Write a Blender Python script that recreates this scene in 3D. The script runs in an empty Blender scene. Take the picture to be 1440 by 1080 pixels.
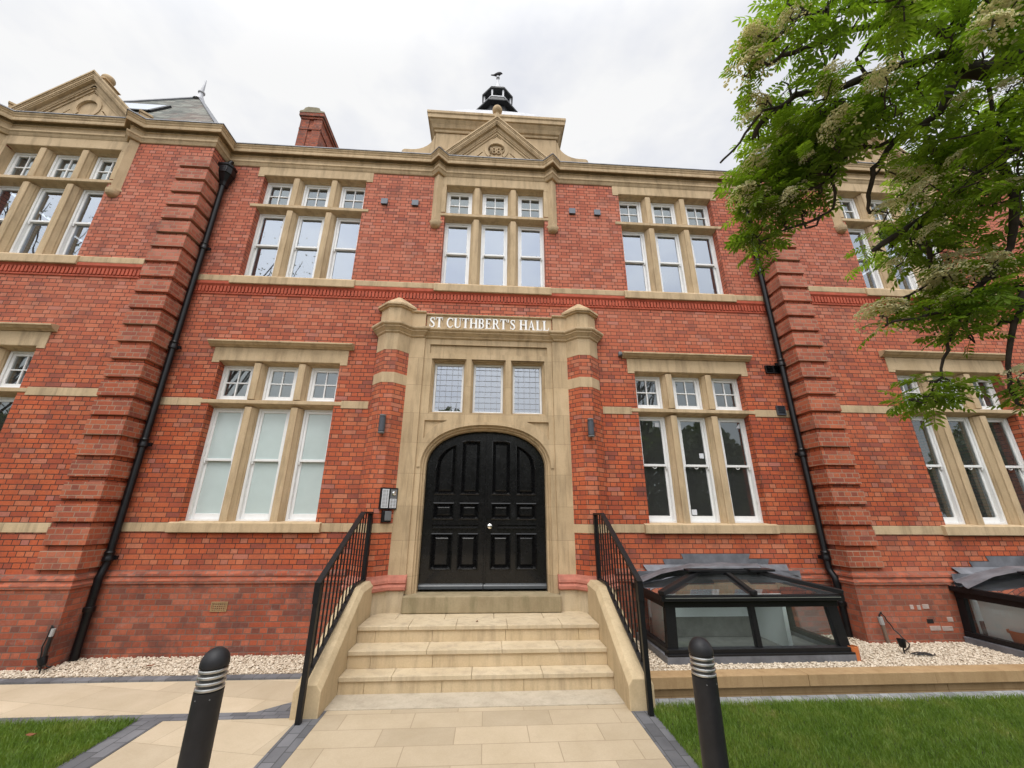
import bpy, bmesh, math, random
from mathutils import Vector, Matrix
from mathutils.geometry import tessellate_polygon
random.seed(7)
R = math.radians
S = bpy.context.scene
COL = S.collection
# ------------------------------------------------------------------ camera
CAMPOS = Vector((-0.0106, -6.0, 1.7259))
cam = bpy.data.objects.new('camera', bpy.data.cameras.new('camera'))
COL.objects.link(cam)
_r = Vector((0.998016, -0.062777, 0.004897)); _u = Vector((-0.02463, -0.317612, 0.947901)); _f = Vector((0.057951, 0.946141, 0.318527))
cam.matrix_world = Matrix(((_r.x, _u.x, -_f.x, CAMPOS.x), (_r.y, _u.y, -_f.y, CAMPOS.y), (_r.z, _u.z, -_f.z, CAMPOS.z), (0, 0, 0, 1)))
cam.data.sensor_fit = 'HORIZONTAL'; cam.data.sensor_width = 36.0
cam.data.lens = 36.0 * 547.63 / 1440.0
cam.data.clip_start = 0.05; cam.data.clip_end = 1500
S.camera = cam
# ------------------------------------------------------------------ world: bright overcast sky
SUN_EL, SUN_AZ = R(64), R(194)     # azimuth measured clockwise from +Y
w = bpy.data.worlds.new('World'); S.world = w; w.use_nodes = True
nt = w.node_tree; N = nt.nodes; L = nt.links; N.clear()
out = N.new('ShaderNodeOutputWorld'); bg = N.new('ShaderNodeBackground'); bg.inputs['Strength'].default_value = 0.1
sky = N.new('ShaderNodeTexSky'); sky.sky_type = 'NISHITA'; sky.sun_disc = False; sky.sun_elevation = SUN_EL; sky.sun_rotation = SUN_AZ
tc = N.new('ShaderNodeTexCoord'); mp = N.new('ShaderNodeMapping'); mp.inputs['Scale'].default_value = (1.6, 1.6, 3.2)
nz = N.new('ShaderNodeTexNoise'); nz.inputs['Scale'].default_value = 1.5; nz.inputs['Detail'].default_value = 5; nz.inputs['Roughness'].default_value = .55
cr = N.new('ShaderNodeValToRGB'); cr.color_ramp.elements[0].position = .40; cr.color_ramp.elements[0].color = (.835, .855, .915, 1)
cr.color_ramp.elements[1].position = .56; cr.color_ramp.elements[1].color = (1.0, 1.0, 1.0, 1)
sep = N.new('ShaderNodeVectorMath'); sep.operation = 'DOT_PRODUCT'; sep.inputs[1].default_value = (-.12, -.55, .83)
# thin cloud brightest round the hidden sun (behind the camera), duller over the building
mr = N.new('ShaderNodeMapRange'); mr.interpolation_type = 'SMOOTHSTEP'; mr.inputs['From Min'].default_value = .38; mr.inputs['From Max'].default_value = 1.0
mr.inputs['To Min'].default_value = 9.75; mr.inputs['To Max'].default_value = 27.0
mul = N.new('ShaderNodeVectorMath'); mul.operation = 'SCALE'
mix = N.new('ShaderNodeMix'); mix.data_type = 'RGBA'; mix.inputs['Factor'].default_value = .96
L.new(tc.outputs['Generated'], mp.inputs['Vector']); L.new(mp.outputs['Vector'], nz.inputs['Vector']); L.new(nz.outputs['Fac'], cr.inputs['Fac'])
L.new(tc.outputs['Generated'], sep.inputs[0]); L.new(sep.outputs['Value'], mr.inputs['Value'])
L.new(cr.outputs['Color'], mul.inputs[0]); L.new(mr.outputs['Result'], mul.inputs['Scale'])
L.new(sky.outputs['Color'], mix.inputs['A']); L.new(mul.outputs['Vector'], mix.inputs['B']); L.new(mix.outputs['Result'], bg.inputs['Color'])
L.new(bg.outputs['Background'], out.inputs['Surface'])
sun = bpy.data.objects.new('sun', bpy.data.lights.new('sun', 'SUN')); COL.objects.link(sun)
sun.data.energy = 1.5; sun.data.angle = R(28); sun.data.color = (1, .965, .91)
_d = Vector((math.sin(SUN_AZ) * math.cos(SUN_EL), math.cos(SUN_AZ) * math.cos(SUN_EL), math.sin(SUN_EL)))
sun.rotation_euler = (-_d).to_track_quat('-Z', 'Y').to_euler(); sun.location = (0, -20, 30)
S.view_settings.view_transform = 'Standard'; S.view_settings.look = 'None'; S.view_settings.exposure = 0.0; S.view_settings.gamma = 1.0
S.view_settings.use_curve_mapping = False
S.cycles.max_bounces = 8; S.cycles.transparent_max_bounces = 12; S.cycles.use_denoising = True

# ------------------------------------------------------------------ materials
class NT:
    def __init__(s, name):
        m = s.m = bpy.data.materials.new(name); m.use_nodes = True
        s.n = m.node_tree.nodes; s.l = m.node_tree.links
        s.b = s.n['Principled BSDF']; s.o = s.n['Material Output']
    def new(s, t, **kw):
        x = s.n.new('ShaderNode' + t)
        for k, v in kw.items(): setattr(x, k, v)
        return x
    def link(s, a, b): s.l.new(a, b)
    def pos(s): return s.new('NewGeometry').outputs['Position']
    def noise(s, vec, scale, detail=4, rough=.55, dist=0):
        x = s.new('TexNoise'); x.inputs['Scale'].default_value = scale; x.inputs['Detail'].default_value = detail
        x.inputs['Roughness'].default_value = rough; x.inputs['Distortion'].default_value = dist
        s.link(vec, x.inputs['Vector']); return x.outputs['Fac']
    def ramp(s, fac, stops):
        x = s.new('ValToRGB'); e = x.color_ramp.elements
        while len(e) < len(stops): e.new(.5)
        for q, (p, c) in zip(e, stops):
            q.position = p; q.color = (c[0], c[1], c[2], 1) if hasattr(c, '__len__') else (c, c, c, 1)
        s.link(fac, x.inputs['Fac']); return x.outputs['Color']
    def mix(s, fac, a, b, mode='MIX'):
        x = s.new('Mix', data_type='RGBA', blend_type=mode)
        for sock, v in (('Factor', fac), ('A', a), ('B', b)):
            if hasattr(v, 'is_output'): s.link(v, x.inputs[sock])
            elif sock == 'Factor': x.inputs[sock].default_value = v
            else: x.inputs[sock].default_value = (v[0], v[1], v[2], 1)
        return x.outputs['Result']
    def math(s, op, a, b=None, c=None):
        x = s.new('Math', operation=op)
        for i, v in enumerate((a, b, c)):
            if v is None: continue
            if hasattr(v, 'is_output'): s.link(v, x.inputs[i])
            else: x.inputs[i].default_value = v
        return x.outputs[0]
    def bump(s, h, strength=.3, dist=.01):
        x = s.new('Bump'); x.inputs['Strength'].default_value = strength; x.inputs['Distance'].default_value = dist
        s.link(h, x.inputs['Height']); s.link(x.outputs['Normal'], s.b.inputs['Normal'])
    def base(s, c, rough=.6, metal=0, spec=.4):
        if hasattr(c, 'is_output'): s.link(c, s.b.inputs['Base Color'])
        else: s.b.inputs['Base Color'].default_value = (c[0], c[1], c[2], 1)
        if hasattr(rough, 'is_output'): s.link(rough, s.b.inputs['Roughness'])
        else: s.b.inputs['Roughness'].default_value = rough
        s.b.inputs['Metallic'].default_value = metal
        s.b.inputs['Specular IOR Level'].default_value = spec

def wall_uv(t):
    """(u along the wall, height) from position and true normal, so every wall direction gets level courses"""
    g = t.new('NewGeometry'); sn = t.new('SeparateXYZ'); t.link(g.outputs['True Normal'], sn.inputs[0])
    sp = t.new('SeparateXYZ'); t.link(g.outputs['Position'], sp.inputs[0])
    u = t.math('SUBTRACT', t.math('MULTIPLY', sp.outputs['Y'], sn.outputs['X']), t.math('MULTIPLY', sp.outputs['X'], sn.outputs['Y']))
    c = t.new('CombineXYZ'); t.link(u, c.inputs[0]); t.link(sp.outputs['Z'], c.inputs[1])
    return c.outputs[0], sp.outputs['Z'], g.outputs['Position']

def mat_brick(name, stops, mortar, dirty=0.0, ms=.0054, glare=False, bw=.202, rh=.0669, squash=True):
    t = NT(name); uv, z, pos = wall_uv(t)
    wob = t.new('TexNoise'); wob.inputs['Scale'].default_value = 3.0; t.link(uv, wob.inputs['Vector'])
    off = t.new('VectorMath', operation='SCALE'); off.inputs['Scale'].default_value = .006; t.link(wob.outputs['Color'], off.inputs[0])
    vec = t.new('VectorMath', operation='ADD'); t.link(uv, vec.inputs[0]); t.link(off.outputs[0], vec.inputs[1])
    b = t.new('TexBrick'); b.inputs['Scale'].default_value = 1; b.inputs['Brick Width'].default_value = bw; b.inputs['Row Height'].default_value = rh
    b.inputs['Mortar Size'].default_value = ms; b.inputs['Mortar Smooth'].default_value = .25; b.offset = .5
    if squash: b.squash = .5; b.squash_frequency = 2
    b.inputs['Color1'].default_value = (0, 0, 0, 1); b.inputs['Color2'].default_value = (1, 1, 1, 1); b.inputs['Mortar'].default_value = (.5, .5, .5, 1)
    t.link(vec.outputs[0], b.inputs['Vector'])
    bc = t.ramp(b.outputs['Color'], stops)
    n1 = t.noise(pos, 1.1, 5, .6); n2 = t.noise(pos, 45, 3, .7); n3 = t.noise(pos, 7, 4, .6)
    bc = t.mix(1, bc, t.ramp(n1, [(.3, .84), (.7, 1.12)]), 'MULTIPLY')
    bc = t.mix(.8, bc, t.ramp(n2, [(.3, .78), (.7, 1.15)]), 'MULTIPLY')
    bc = t.mix(t.math('MULTIPLY', t.ramp(n3, [(.55, 0), (.75, 1)]), .45), bc, (.20, .075, .06))
    if glare:      # lens glare put into the brick colour: paler and pinker up the wall
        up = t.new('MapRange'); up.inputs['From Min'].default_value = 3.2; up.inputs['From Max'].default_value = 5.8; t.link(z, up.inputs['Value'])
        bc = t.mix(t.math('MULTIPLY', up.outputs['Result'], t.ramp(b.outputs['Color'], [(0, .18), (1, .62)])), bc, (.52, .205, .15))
    mc = t.mix(t.noise(pos, 9, 3), (mortar[0] * .6, mortar[1] * .6, mortar[2] * .6), mortar)
    col = t.mix(b.outputs['Fac'], bc, mc)
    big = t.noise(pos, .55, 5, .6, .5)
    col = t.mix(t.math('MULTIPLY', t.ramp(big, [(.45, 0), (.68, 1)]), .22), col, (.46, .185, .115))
    # soot patches and white lime bloom with shapes of their own
    s1 = t.noise(pos, 2.3, 6, .65, .4)
    col = t.mix(t.math('MULTIPLY', t.ramp(s1, [(.5, 0), (.68, 1)]), .38 + .40 * dirty), col, (.095, .048, .040))
    if dirty:
        s2 = t.noise(pos, 3.7, 7, .7, .6)
        s3 = t.noise(pos, 26, 3, .7)
        col = t.mix(t.math('MULTIPLY', t.math('MULTIPLY', t.ramp(s2, [(.52, 0), (.68, 1)]), t.ramp(s3, [(.4, 0), (.6, 1)])), .34 * dirty), col, (.36, .29, .26))
    t.base(col, .82, 0, .25)
    h = t.math('ADD', t.math('MULTIPLY', t.math('SUBTRACT', 1, b.outputs['Fac']), 1), t.math('MULTIPLY', n2, .35))
    t.bump(h, .55, .006)
    return t.m

def mat_stone(name, c0, c1, scale=3, stain=.3, staincol=(.16, .12, .075), rough=.85, bump=.25, joints=None, grain=True):
    t = NT(name); pos = t.pos()
    n1 = t.noise(pos, scale, 6, .6, .3); n2 = t.noise(pos, 60, 4, .7)
    col = t.ramp(n1, [(.3, c0), (.7, c1)])
    col = t.mix(.6, col, t.ramp(n2, [(.25, .82), (.75, 1.12)]), 'MULTIPLY')
    mp = t.new('Mapping'); mp.inputs['Scale'].default_value = (7, 7, 1.0); t.link(pos, mp.inputs['Vector'])
    st = t.noise(mp.outputs['Vector'], 1.3, 6, .65)
    col = t.mix(t.math('MULTIPLY', t.ramp(st, [(.47, 0), (.72, 1)]), stain), col, staincol)
    h = n2
    if joints:
        uvn, z, p = wall_uv(t)
        b = t.new('TexBrick'); b.inputs['Scale'].default_value = 1; b.inputs['Brick Width'].default_value = joints[0]; b.inputs['Row Height'].default_value = joints[1]
        b.inputs['Mortar Size'].default_value = .0028; b.inputs['Mortar Smooth'].default_value = .3
        b.inputs['Color1'].default_value = (0, 0, 0, 1); b.inputs['Color2'].default_value = (1, 1, 1, 1)
        t.link(uvn, b.inputs['Vector'])
        col = t.mix(1, col, t.ramp(b.outputs['Color'], [(0, .90), (1, 1.07)]), 'MULTIPLY')
        col = t.mix(t.math('MULTIPLY', b.outputs['Fac'], .6), col, (c0[0] * .45, c0[1] * .42, c0[2] * .4))
    t.base(col, rough, 0, .25); t.bump(h, bump, .004)
    return t.m

def mat_paver(name, c0, c1, bw, rh, joint, jsize=.004, rot=0, stain=None, var=.12):
    """flags or setts seen from above: the joints follow x and y"""
    t = NT(name); pos = t.pos()
    mp = t.new('Mapping'); mp.inputs['Rotation'].default_value = (0, 0, rot); t.link(pos, mp.inputs['Vector'])
    b = t.new('TexBrick'); b.inputs['Scale'].default_value = 1; b.inputs['Brick Width'].default_value = bw; b.inputs['Row Height'].default_value = rh
    b.inputs['Mortar Size'].default_value = jsize; b.inputs['Mortar Smooth'].default_value = .2; b.offset = .37; b.offset_frequency = 2
    b.inputs['Color1'].default_value = (0, 0, 0, 1); b.inputs['Color2'].default_value = (1, 1, 1, 1)
    t.link(mp.outputs['Vector'], b.inputs['Vector'])
    n1 = t.noise(pos, 2.2, 6, .6, .5); n2 = t.noise(pos, 90, 3, .7)
    col = t.ramp(n1, [(.3, c0), (.7, c1)])
    col = t.mix(1, col, t.ramp(b.outputs['Color'], [(0, 1 - var), (1, 1 + var * .6)]), 'MULTIPLY')
    col = t.mix(.5, col, t.ramp(n2, [(.25, .85), (.75, 1.1)]), 'MULTIPLY')
    if stain:
        s2 = t.noise(pos, 5, 6, .7, 1.0)
        col = t.mix(t.math('MULTIPLY', t.ramp(s2, [(.54, 0), (.74, 1)]), .4), col, stain)
    col = t.mix(t.math('MULTIPLY', b.outputs['Fac'], .75), col, joint)
    t.base(col, .8, 0, .3)
    t.bump(t.math('ADD', t.math('SUBTRACT', 1, b.outputs['Fac']), t.math('MULTIPLY', n2, .15)), .5, .004)
    return t.m

def mat_plain(name, c, rough=.5, metal=0, spec=.45, var=.12, scale=12, bump=.05, coat=0):
    t = NT(name); pos = t.pos()
    n = t.noise(pos, scale, 5, .6)
    col = t.ramp(n, [(.3, [q * (1 - var) for q in c]), (.7, [q * (1 + var) for q in c])])
    rr = t.math('ADD', t.math('MULTIPLY', t.noise(pos, scale * 2.3, 4), .2), max(0, rough - .1))
    t.base(col, rr, metal, spec)
    if coat: t.b.inputs['Coat Weight'].default_value = coat; t.b.inputs['Coat Roughness'].default_value = .06
    if bump: t.bump(t.noise(pos, 80, 3), bump, .003)
    return t.m

def mat_glass(name, tint=(.75, .80, .80), refl=.24, reflcol=(.93, .96, 1.0), dust=.025):
    t = NT(name); t.n.remove(t.b)
    pos = t.pos()
    tr = t.new('BsdfTransparent'); tr.inputs['Color'].default_value = (*tint, 1)
    gl = t.new('BsdfGlossy'); gl.inputs['Roughness'].default_value = .012; gl.inputs['Color'].default_value = (*reflcol, 1)
    bm = t.new('Bump'); bm.inputs['Strength'].default_value = .018; bm.inputs['Distance'].default_value = .05
    t.link(t.noise(pos, 2.2, 1), bm.inputs['Height']); t.link(bm.outputs['Normal'], gl.inputs['Normal'])
    fr = t.new('Fresnel'); fr.inputs['IOR'].default_value = 1.5
    f = t.math('MINIMUM', t.math('ADD', t.math('MULTIPLY', fr.outputs[0], 1.6), refl), .95)
    mx = t.new('MixShader'); t.link(f, mx.inputs[0]); t.link(tr.outputs[0], mx.inputs[1]); t.link(gl.outputs[0], mx.inputs[2])
    # a film of dust on the pane
    du = t.new('BsdfDiffuse'); du.inputs['Color'].default_value = (.62, .64, .63, 1)
    m2 = t.new('MixShader'); m2.inputs[0].default_value = dust; t.link(mx.outputs[0], m2.inputs[1]); t.link(du.outputs[0], m2.inputs[2])
    t.link(m2.outputs[0], t.o.inputs['Surface'])
    return t.m

def mat_leaf(name, stops, transl=.35, scale=6):
    t = NT(name); pos = t.pos()
    n = t.noise(pos, scale, 3, .7)
    n2 = t.noise(pos, scale * 9, 2, .6)
    col = t.ramp(t.math('ADD', t.math('MULTIPLY', n, .6), t.math('MULTIPLY', n2, .4)), stops)
    t.base(col, .45, 0, .35)
    tl = t.new('BsdfTranslucent')
    t.link(t.mix(1, col, (1.0, 1.0, .9) if 'blossom' in name else (1.5, 1.6, .55), 'MULTIPLY'), tl.inputs['Color'])
    mx = t.new('MixShader'); mx.inputs[0].default_value = transl
    t.link(t.b.outputs[0], mx.inputs[1]); t.link(tl.outputs[0], mx.inputs[2]); t.link(mx.outputs[0], t.o.inputs['Surface'])
    return t.m

BR = [(0, (.27, .073, .050)), (.08, (.365, .080, .041)), (.3, (.45, .094, .038)), (.6, (.50, .112, .043)), (.8, (.515, .137, .058)), (.93, (.52, .18, .097)), (1, (.40, .14, .105))]
M = {}
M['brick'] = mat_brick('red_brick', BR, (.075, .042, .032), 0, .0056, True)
M['plinth'] = mat_brick('weathered_plinth_brick', [(0, (.16, .055, .040)), (.25, (.27, .068, .036)), (.7, (.37, .084, .039)), (1, (.41, .125, .07))], (.20, .135, .105), .8, .006, False)
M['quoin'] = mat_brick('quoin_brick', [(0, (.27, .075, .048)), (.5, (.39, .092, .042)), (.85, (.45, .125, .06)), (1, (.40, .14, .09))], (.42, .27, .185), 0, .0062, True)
M['redmould'] = mat_plain('moulded_red_brick', (.42, .090, .050), .8, 0, .25, .22, 9, .25)
M['plinthmould'] = mat_plain('weathered_moulded_brick', (.29, .078, .052), .8, 0, .25, .3, 6, .25)
M['rosemould'] = mat_plain('rose_moulded_brick', (.40, .15, .105), .8, 0, .25, .25, 8, .25)
M['stone'] = mat_stone('buff_sandstone', (.47, .345, .205), (.575, .432, .27), 2.2, .48, (.15, .105, .06))
M['stoneb'] = mat_stone('porch_sandstone_blocks', (.455, .333, .196), (.575, .432, .268), 2.0, .5, (.15, .105, .06), joints=(.78, .46))
M['stonej'] = mat_stone('buff_sandstone_blocks', (.46, .337, .20), (.575, .432, .268), 2.2, .5, (.15, .105, .06), joints=(1.35, 8.0))
M['palestone'] = mat_stone('pale_step_stone', (.50, .40, .26), (.59, .485, .33), 3, .6, (.32, .25, .18))
M['riser'] = mat_stone('riser_stone', (.53, .405, .245), (.62, .49, .315), 3, .6, (.27, .2, .13))
M['sill'] = mat_stone('mossy_threshold_stone', (.27, .21, .125), (.36, .29, .18), 4, .5, (.13, .12, .06))
M['cheek'] = mat_stone('cheek_wall_stone', (.49, .375, .225), (.58, .455, .285), 3, .45, (.28, .215, .125))
M['flags'] = mat_paver('buff_flags', (.425, .342, .23), (.49, .40, .282), .61, .27, (.30, .23, .15), .0035, 0, (.38, .30, .21))
M['flagside'] = mat_paver('buff_walk_flags', (.455, .368, .252), (.53, .436, .313), .9, .42, (.34, .27, .18), .0028, R(12), (.40, .32, .22))
M['greyslab'] = mat_stone('grey_slab', (.42, .36, .275), (.51, .445, .345), 4, .3, (.2, .17, .12))
M['setts'] = mat_paver('charcoal_setts', (.115, .116, .125), (.18, .18, .19), .2, .1, (.05, .05, .05), .004, R(90), None, .3)
M['settsx'] = mat_paver('charcoal_edging', (.115, .115, .125), (.175, .175, .185), .13, .2, (.055, .055, .06), .003, 0, None, .3)
M['greysetts'] = mat_paver('grey_setts', (.22, .225, .23), (.31, .315, .32), .1, .2, (.10, .10, .10), .004, R(18), None, .3)
M['white'] = mat_plain('white_gloss_paint', (.80, .80, .79), .3, 0, .5, .03, 10, .02)
M['black'] = mat_plain('black_gloss_paint', (.0045, .0045, .005), .26, 0, .35, .3, 6, .14, .3)
M['blackmetal'] = mat_plain('black_powder_coat', (.008, .008, .009), .42, 0, .3, .25, 20, .04)
M['pipe'] = mat_plain('black_cast_iron', (.006, .006, .007), .32, 0, .3, .4, 14, .12)
M['bollard'] = mat_plain('charcoal_bollard_coat', (.013, .013, .015), .5, 0, .35, .25, 15, .05)
M['alu'] = mat_plain('brushed_aluminium', (.5, .5, .49), .45, 1, .5, .08, 30, .03)
M['chrome'] = mat_plain('polished_steel', (.85, .83, .80), .12, 1, .5, .03, 30, 0)
M['lead'] = mat_plain('grey_lead_sheet', (.15, .154, .17), .5, .2, .5, .35, 5, .25)
M['leadpale'] = mat_plain('pale_lead_roof', (.43, .435, .46), .5, .1, .5, .12, 6, .15)
M['slate'] = mat_brick('green_grey_slate', [(0, (.10, .11, .10)), (.5, (.17, .18, .16)), (1, (.26, .27, .235))], (.06, .06, .055), 0, .005, False, .22, .12, False)
M['darkslate'] = mat_plain('dark_slate_cladding', (.020, .022, .026), .5, 0, .4, .35, 12, .2)
M['glass'] = mat_glass('window_glass', (.7, .76, .78), .23, (.80, .88, 1.0))
M['glassporch'] = mat_glass('leaded_glass', (.6, .66, .7), .21, (.84, .90, 1.0))
M['glassdark'] = mat_glass('dark_window_glass', (.7, .74, .73), .095, (.80, .88, .9), .045)
M['glassroof'] = mat_glass('lantern_glass', (.84, .90, .90), .04)
M['glassvelux'] = mat_glass('roof_window_glass', (.5, .5, .5), .75)
M['frost'] = mat_plain('frosted_film', (.50, .585, .575), .22, 0, .5, .05, 3, .0, .4)
M['liner'] = mat_plain('white_lining_board', (.84, .87, .86), .6, 0, .4, .04, 3, 0)
M['linergrey'] = mat_plain('grey_lining', (.16, .155, .145), .8, 0, .3, .2, 8, .1)
M['plaster'] = mat_plain('interior_plaster', (.50, .49, .47), .9, 0, .3, .08, 2, .05)
M['timber'] = mat_stone('sawn_timber', (.36, .235, .115), (.46, .31, .165), 2, .5, (.24, .14, .065), .8, .2, joints=(1.9, 9.0))
M['orange'] = mat_plain('orange_plastic', (.52, .15, .045), .45, 0, .45, .12, 9, .05)
M['soil'] = mat_plain('lawn_soil', (.045, .055, .022), .95, 0, .2, .35, 9, .4)
M['asphalt'] = mat_plain('asphalt', (.055, .055, .055), .9, 0, .3, .2, 40, .4)
M['bed'] = mat_plain('gravel_bed', (.42, .34, .25), .95, 0, .2, .35, 60, .8)
M['cable'] = mat_plain('black_cable', (.012, .012, .012), .45)
M['vent'] = mat_plain('blue_grey_vent', (.06, .067, .082), .45)
M['ventcover'] = mat_plain('vent_cover', (.12, .138, .17), .5)
M['leadcame'] = mat_plain('lead_came', (.30, .31, .33), .5)
M['airbrick'] = mat_plain('buff_terracotta', (.30, .19, .09), .8)
M['keypaper'] = mat_plain('name_card_panel', (.66, .68, .72), .35, 0, .45, .06, 60, 0)
M['keygrey'] = mat_plain('grey_reader', (.14, .145, .15), .35)
M['ink'] = mat_plain('dark_ink', (.06, .07, .10), .6)
M['bark'] = mat_plain('rowan_bark', (.045, .036, .030), .85, 0, .25, .4, 30, .5)
M['leaf'] = mat_leaf('rowan_leaf', [(.28, (.055, .095, .014)), (.44, (.110, .180, .022)), (.58, (.185, .275, .036)), (.74, (.32, .40, .065))], .58, 3.2)
M['blossom'] = mat_leaf('cream_blossom', [(.3, (.74, .69, .46)), (.5, (.86, .83, .62)), (.7, (.90, .88, .74))], .6, 12)
M['grass'] = mat_leaf('grass_blade', [(.3, (.080, .150, .018)), (.5, (.135, .220, .030)), (.60, (.19, .25, .046)), (.72, (.33, .30, .12))], .3, 2.2)
M['backleaf'] = mat_leaf('far_leaf', [(.3, (.07, .095, .04)), (.7, (.15, .19, .075))], .25, 1.2)
M['dryleaf'] = mat_plain('dry_leaf', (.20, .075, .03), .8)
M['pigeon'] = mat_plain('dark_feathers', (.03, .026, .03), .7)
t = NT('gravel_pebbles'); oi = t.pos(); nn = t.noise(oi, 38, 2, .8)
t.base(t.ramp(nn, [(.25, (.30, .22, .15)), (.42, (.50, .41, .31)), (.55, (.66, .57, .45)), (.75, (.78, .72, .62))]), .75, 0, .3); M['pebble'] = t.m

# ------------------------------------------------------------------ mesh helpers
def setp(o, parent):
    o.parent = parent
    if parent.type == 'EMPTY': o.matrix_parent_inverse = Matrix.Translation(-parent.location)
class MB:
    def __init__(s): s.v = []; s.f = []
    def add(s, vs, fs):
        o = len(s.v); s.v += [tuple(q) for q in vs]; s.f += [tuple(o + i for i in q) for q in fs]; return s
    def box(s, x0, x1, y0, y1, z0, z1):
        vs = [(x, y, z) for z in (z0, z1) for y in (y0, y1) for x in (x0, x1)]
        return s.add(vs, [(0, 2, 3, 1), (4, 5, 7, 6), (0, 1, 5, 4), (2, 6, 7, 3), (0, 4, 6, 2), (1, 3, 7, 5)])
    def prism(s, pts, axis, a0, a1):
        mk = {'x': lambda p, a: (a, p[0], p[1]), 'y': lambda p, a: (p[0], a, p[1]), 'z': lambda p, a: (p[0], p[1], a)}[axis]
        n = len(pts)
        return s.add([mk(p, a0) for p in pts] + [mk(p, a1) for p in pts],
                     [tuple(range(n)), tuple(range(2 * n - 1, n - 1, -1))] + [(i, n + i, n + (i + 1) % n, (i + 1) % n) for i in range(n)])
    def plate(s, outer, holes, y0, y1):
        loops = [outer] + list(holes)
        tri = tessellate_polygon([[Vector((p[0], p[1], 0)) for p in lp] for lp in loops])
        flat = [p for lp in loops for p in lp]; n = len(flat)
        vs = [(p[0], y0, p[1]) for p in flat] + [(p[0], y1, p[1]) for p in flat]
        fs = [tuple(q) for q in tri] + [tuple(n + i for i in reversed(q)) for q in tri]
        o = 0
        for lp in loops:
            m = len(lp)
            fs += [(o + i, o + (i + 1) % m, n + o + (i + 1) % m, n + o + i) for i in range(m)]; o += m
        return s.add(vs, fs)
    def tube(s, pts, r, n=8, cap=True):
        pts = [Vector(p) for p in pts]; rs = r if hasattr(r, '__len__') else [r] * len(pts)
        vs = []; prev = None
        for i, p in enumerate(pts):
            d = (pts[min(i + 1, len(pts) - 1)] - pts[max(i - 1, 0)]).normalized()
            if prev is None:
                a = d.cross(Vector((0, 0, 1)) if abs(d.z) < .9 else Vector((1, 0, 0))).normalized()
            else:
                a = (prev - d * prev.dot(d)).normalized()
            prev = a; b = d.cross(a)
            for k in range(n):
                t = 2 * math.pi * k / n; vs.append(p + (a * math.cos(t) + b * math.sin(t)) * rs[i])
        fs = [(i * n + k, i * n + (k + 1) % n, (i + 1) * n + (k + 1) % n, (i + 1) * n + k) for i in range(len(pts) - 1) for k in range(n)]
        if cap: fs += [tuple(range(n - 1, -1, -1)), tuple(range((len(pts) - 1) * n, len(pts) * n))]
        return s.add(vs, fs)
    def lathe(s, prof, c=(0, 0, 0), n=24, ph=0):
        vs = []; 
        for r, z in prof:
            for k in range(n):
                t = 2 * math.pi * k / n + ph; vs.append((c[0] + r * math.cos(t), c[1] + r * math.sin(t), c[2] + z))
        fs = [(i * n + k, i * n + (k + 1) % n, (i + 1) * n + (k + 1) % n, (i + 1) * n + k) for i in range(len(prof) - 1) for k in range(n)]
        fs += [tuple(range(n - 1, -1, -1)), tuple(range((len(prof) - 1) * n, len(prof) * n))]
        return s.add(vs, fs)
    def sweep(s, path, prof):
        """profile (out, z) along a plan polyline, out = right of travel, mitred"""
        P = [Vector(p) for p in path]; n = len(prof); vs = []
        for i, p in enumerate(P):
            ds = []
            if i > 0: ds.append((P[i] - P[i - 1]).normalized())
            if i < len(P) - 1: ds.append((P[i + 1] - P[i]).normalized())
            ns = [Vector((d.y, -d.x)) for d in ds]
            m = ns[0] if len(ns) == 1 else (ns[0] + ns[1]) / (1 + ns[0].dot(ns[1]))
            for o, z in prof: vs.append((p.x + m.x * o, p.y + m.y * o, z))
        fs = [(i * n + k, i * n + (k + 1) % n, (i + 1) * n + (k + 1) % n, (i + 1) * n + k) for i in range(len(P) - 1) for k in range(n)]
        fs += [tuple(range(n)), tuple(range((len(P) - 1) * n + n - 1, (len(P) - 1) * n - 1, -1))]
        return s.add(vs, fs)
    def beam(s, p, q, w, h, up=(0, 0, 1)):
        p, q = Vector(p), Vector(q); d = (q - p).normalized(); a = d.cross(Vector(up)).normalized(); b = a.cross(d)
        vs = [e + a * i * w / 2 + b * j * h / 2 for e in (p, q) for j in (-1, 1) for i in (-1, 1)]
        return s.add(vs, [(0, 2, 3, 1), (4, 5, 7, 6), (0, 1, 5, 4), (2, 6, 7, 3), (0, 4, 6, 2), (1, 3, 7, 5)])
    def ring(s, x0, x1, z0, z1, y0, y1, w, wb=None, wt=None):
        wb = w if wb is None else wb; wt = w if wt is None else wt
        s.box(x0, x0 + w, y0, y1, z0, z1); s.box(x1 - w, x1, y0, y1, z0, z1)
        s.box(x0 + w, x1 - w, y0, y1, z0, z0 + wb); return s.box(x0 + w, x1 - w, y0, y1, z1 - wt, z1)
    def ball(s, c, r, n=12, sz=1):
        prof = [(r * max(.02, math.sin(math.pi * k / n)), -r * sz * math.cos(math.pi * k / n)) for k in range(n + 1)]
        return s.lathe(prof, c, n * 2)
    def build(s, name, mat, parent=None, smooth=False, bevel=0, recalc=True):
        me = bpy.data.meshes.new(name); me.from_pydata(s.v, [], s.f)
        if recalc:
            bm = bmesh.new(); bm.from_mesh(me); bmesh.ops.recalc_face_normals(bm, faces=bm.faces); bm.to_mesh(me); bm.free()
        me.materials.append(mat if not isinstance(mat, str) else M[mat])
        o = bpy.data.objects.new(name, me); COL.objects.link(o)
        if parent: setp(o, parent)
        if smooth:
            me.polygons.foreach_set('use_smooth', [True] * len(me.polygons))
            if smooth == 'auto': me.set_sharp_from_angle(angle=R(35))
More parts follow.
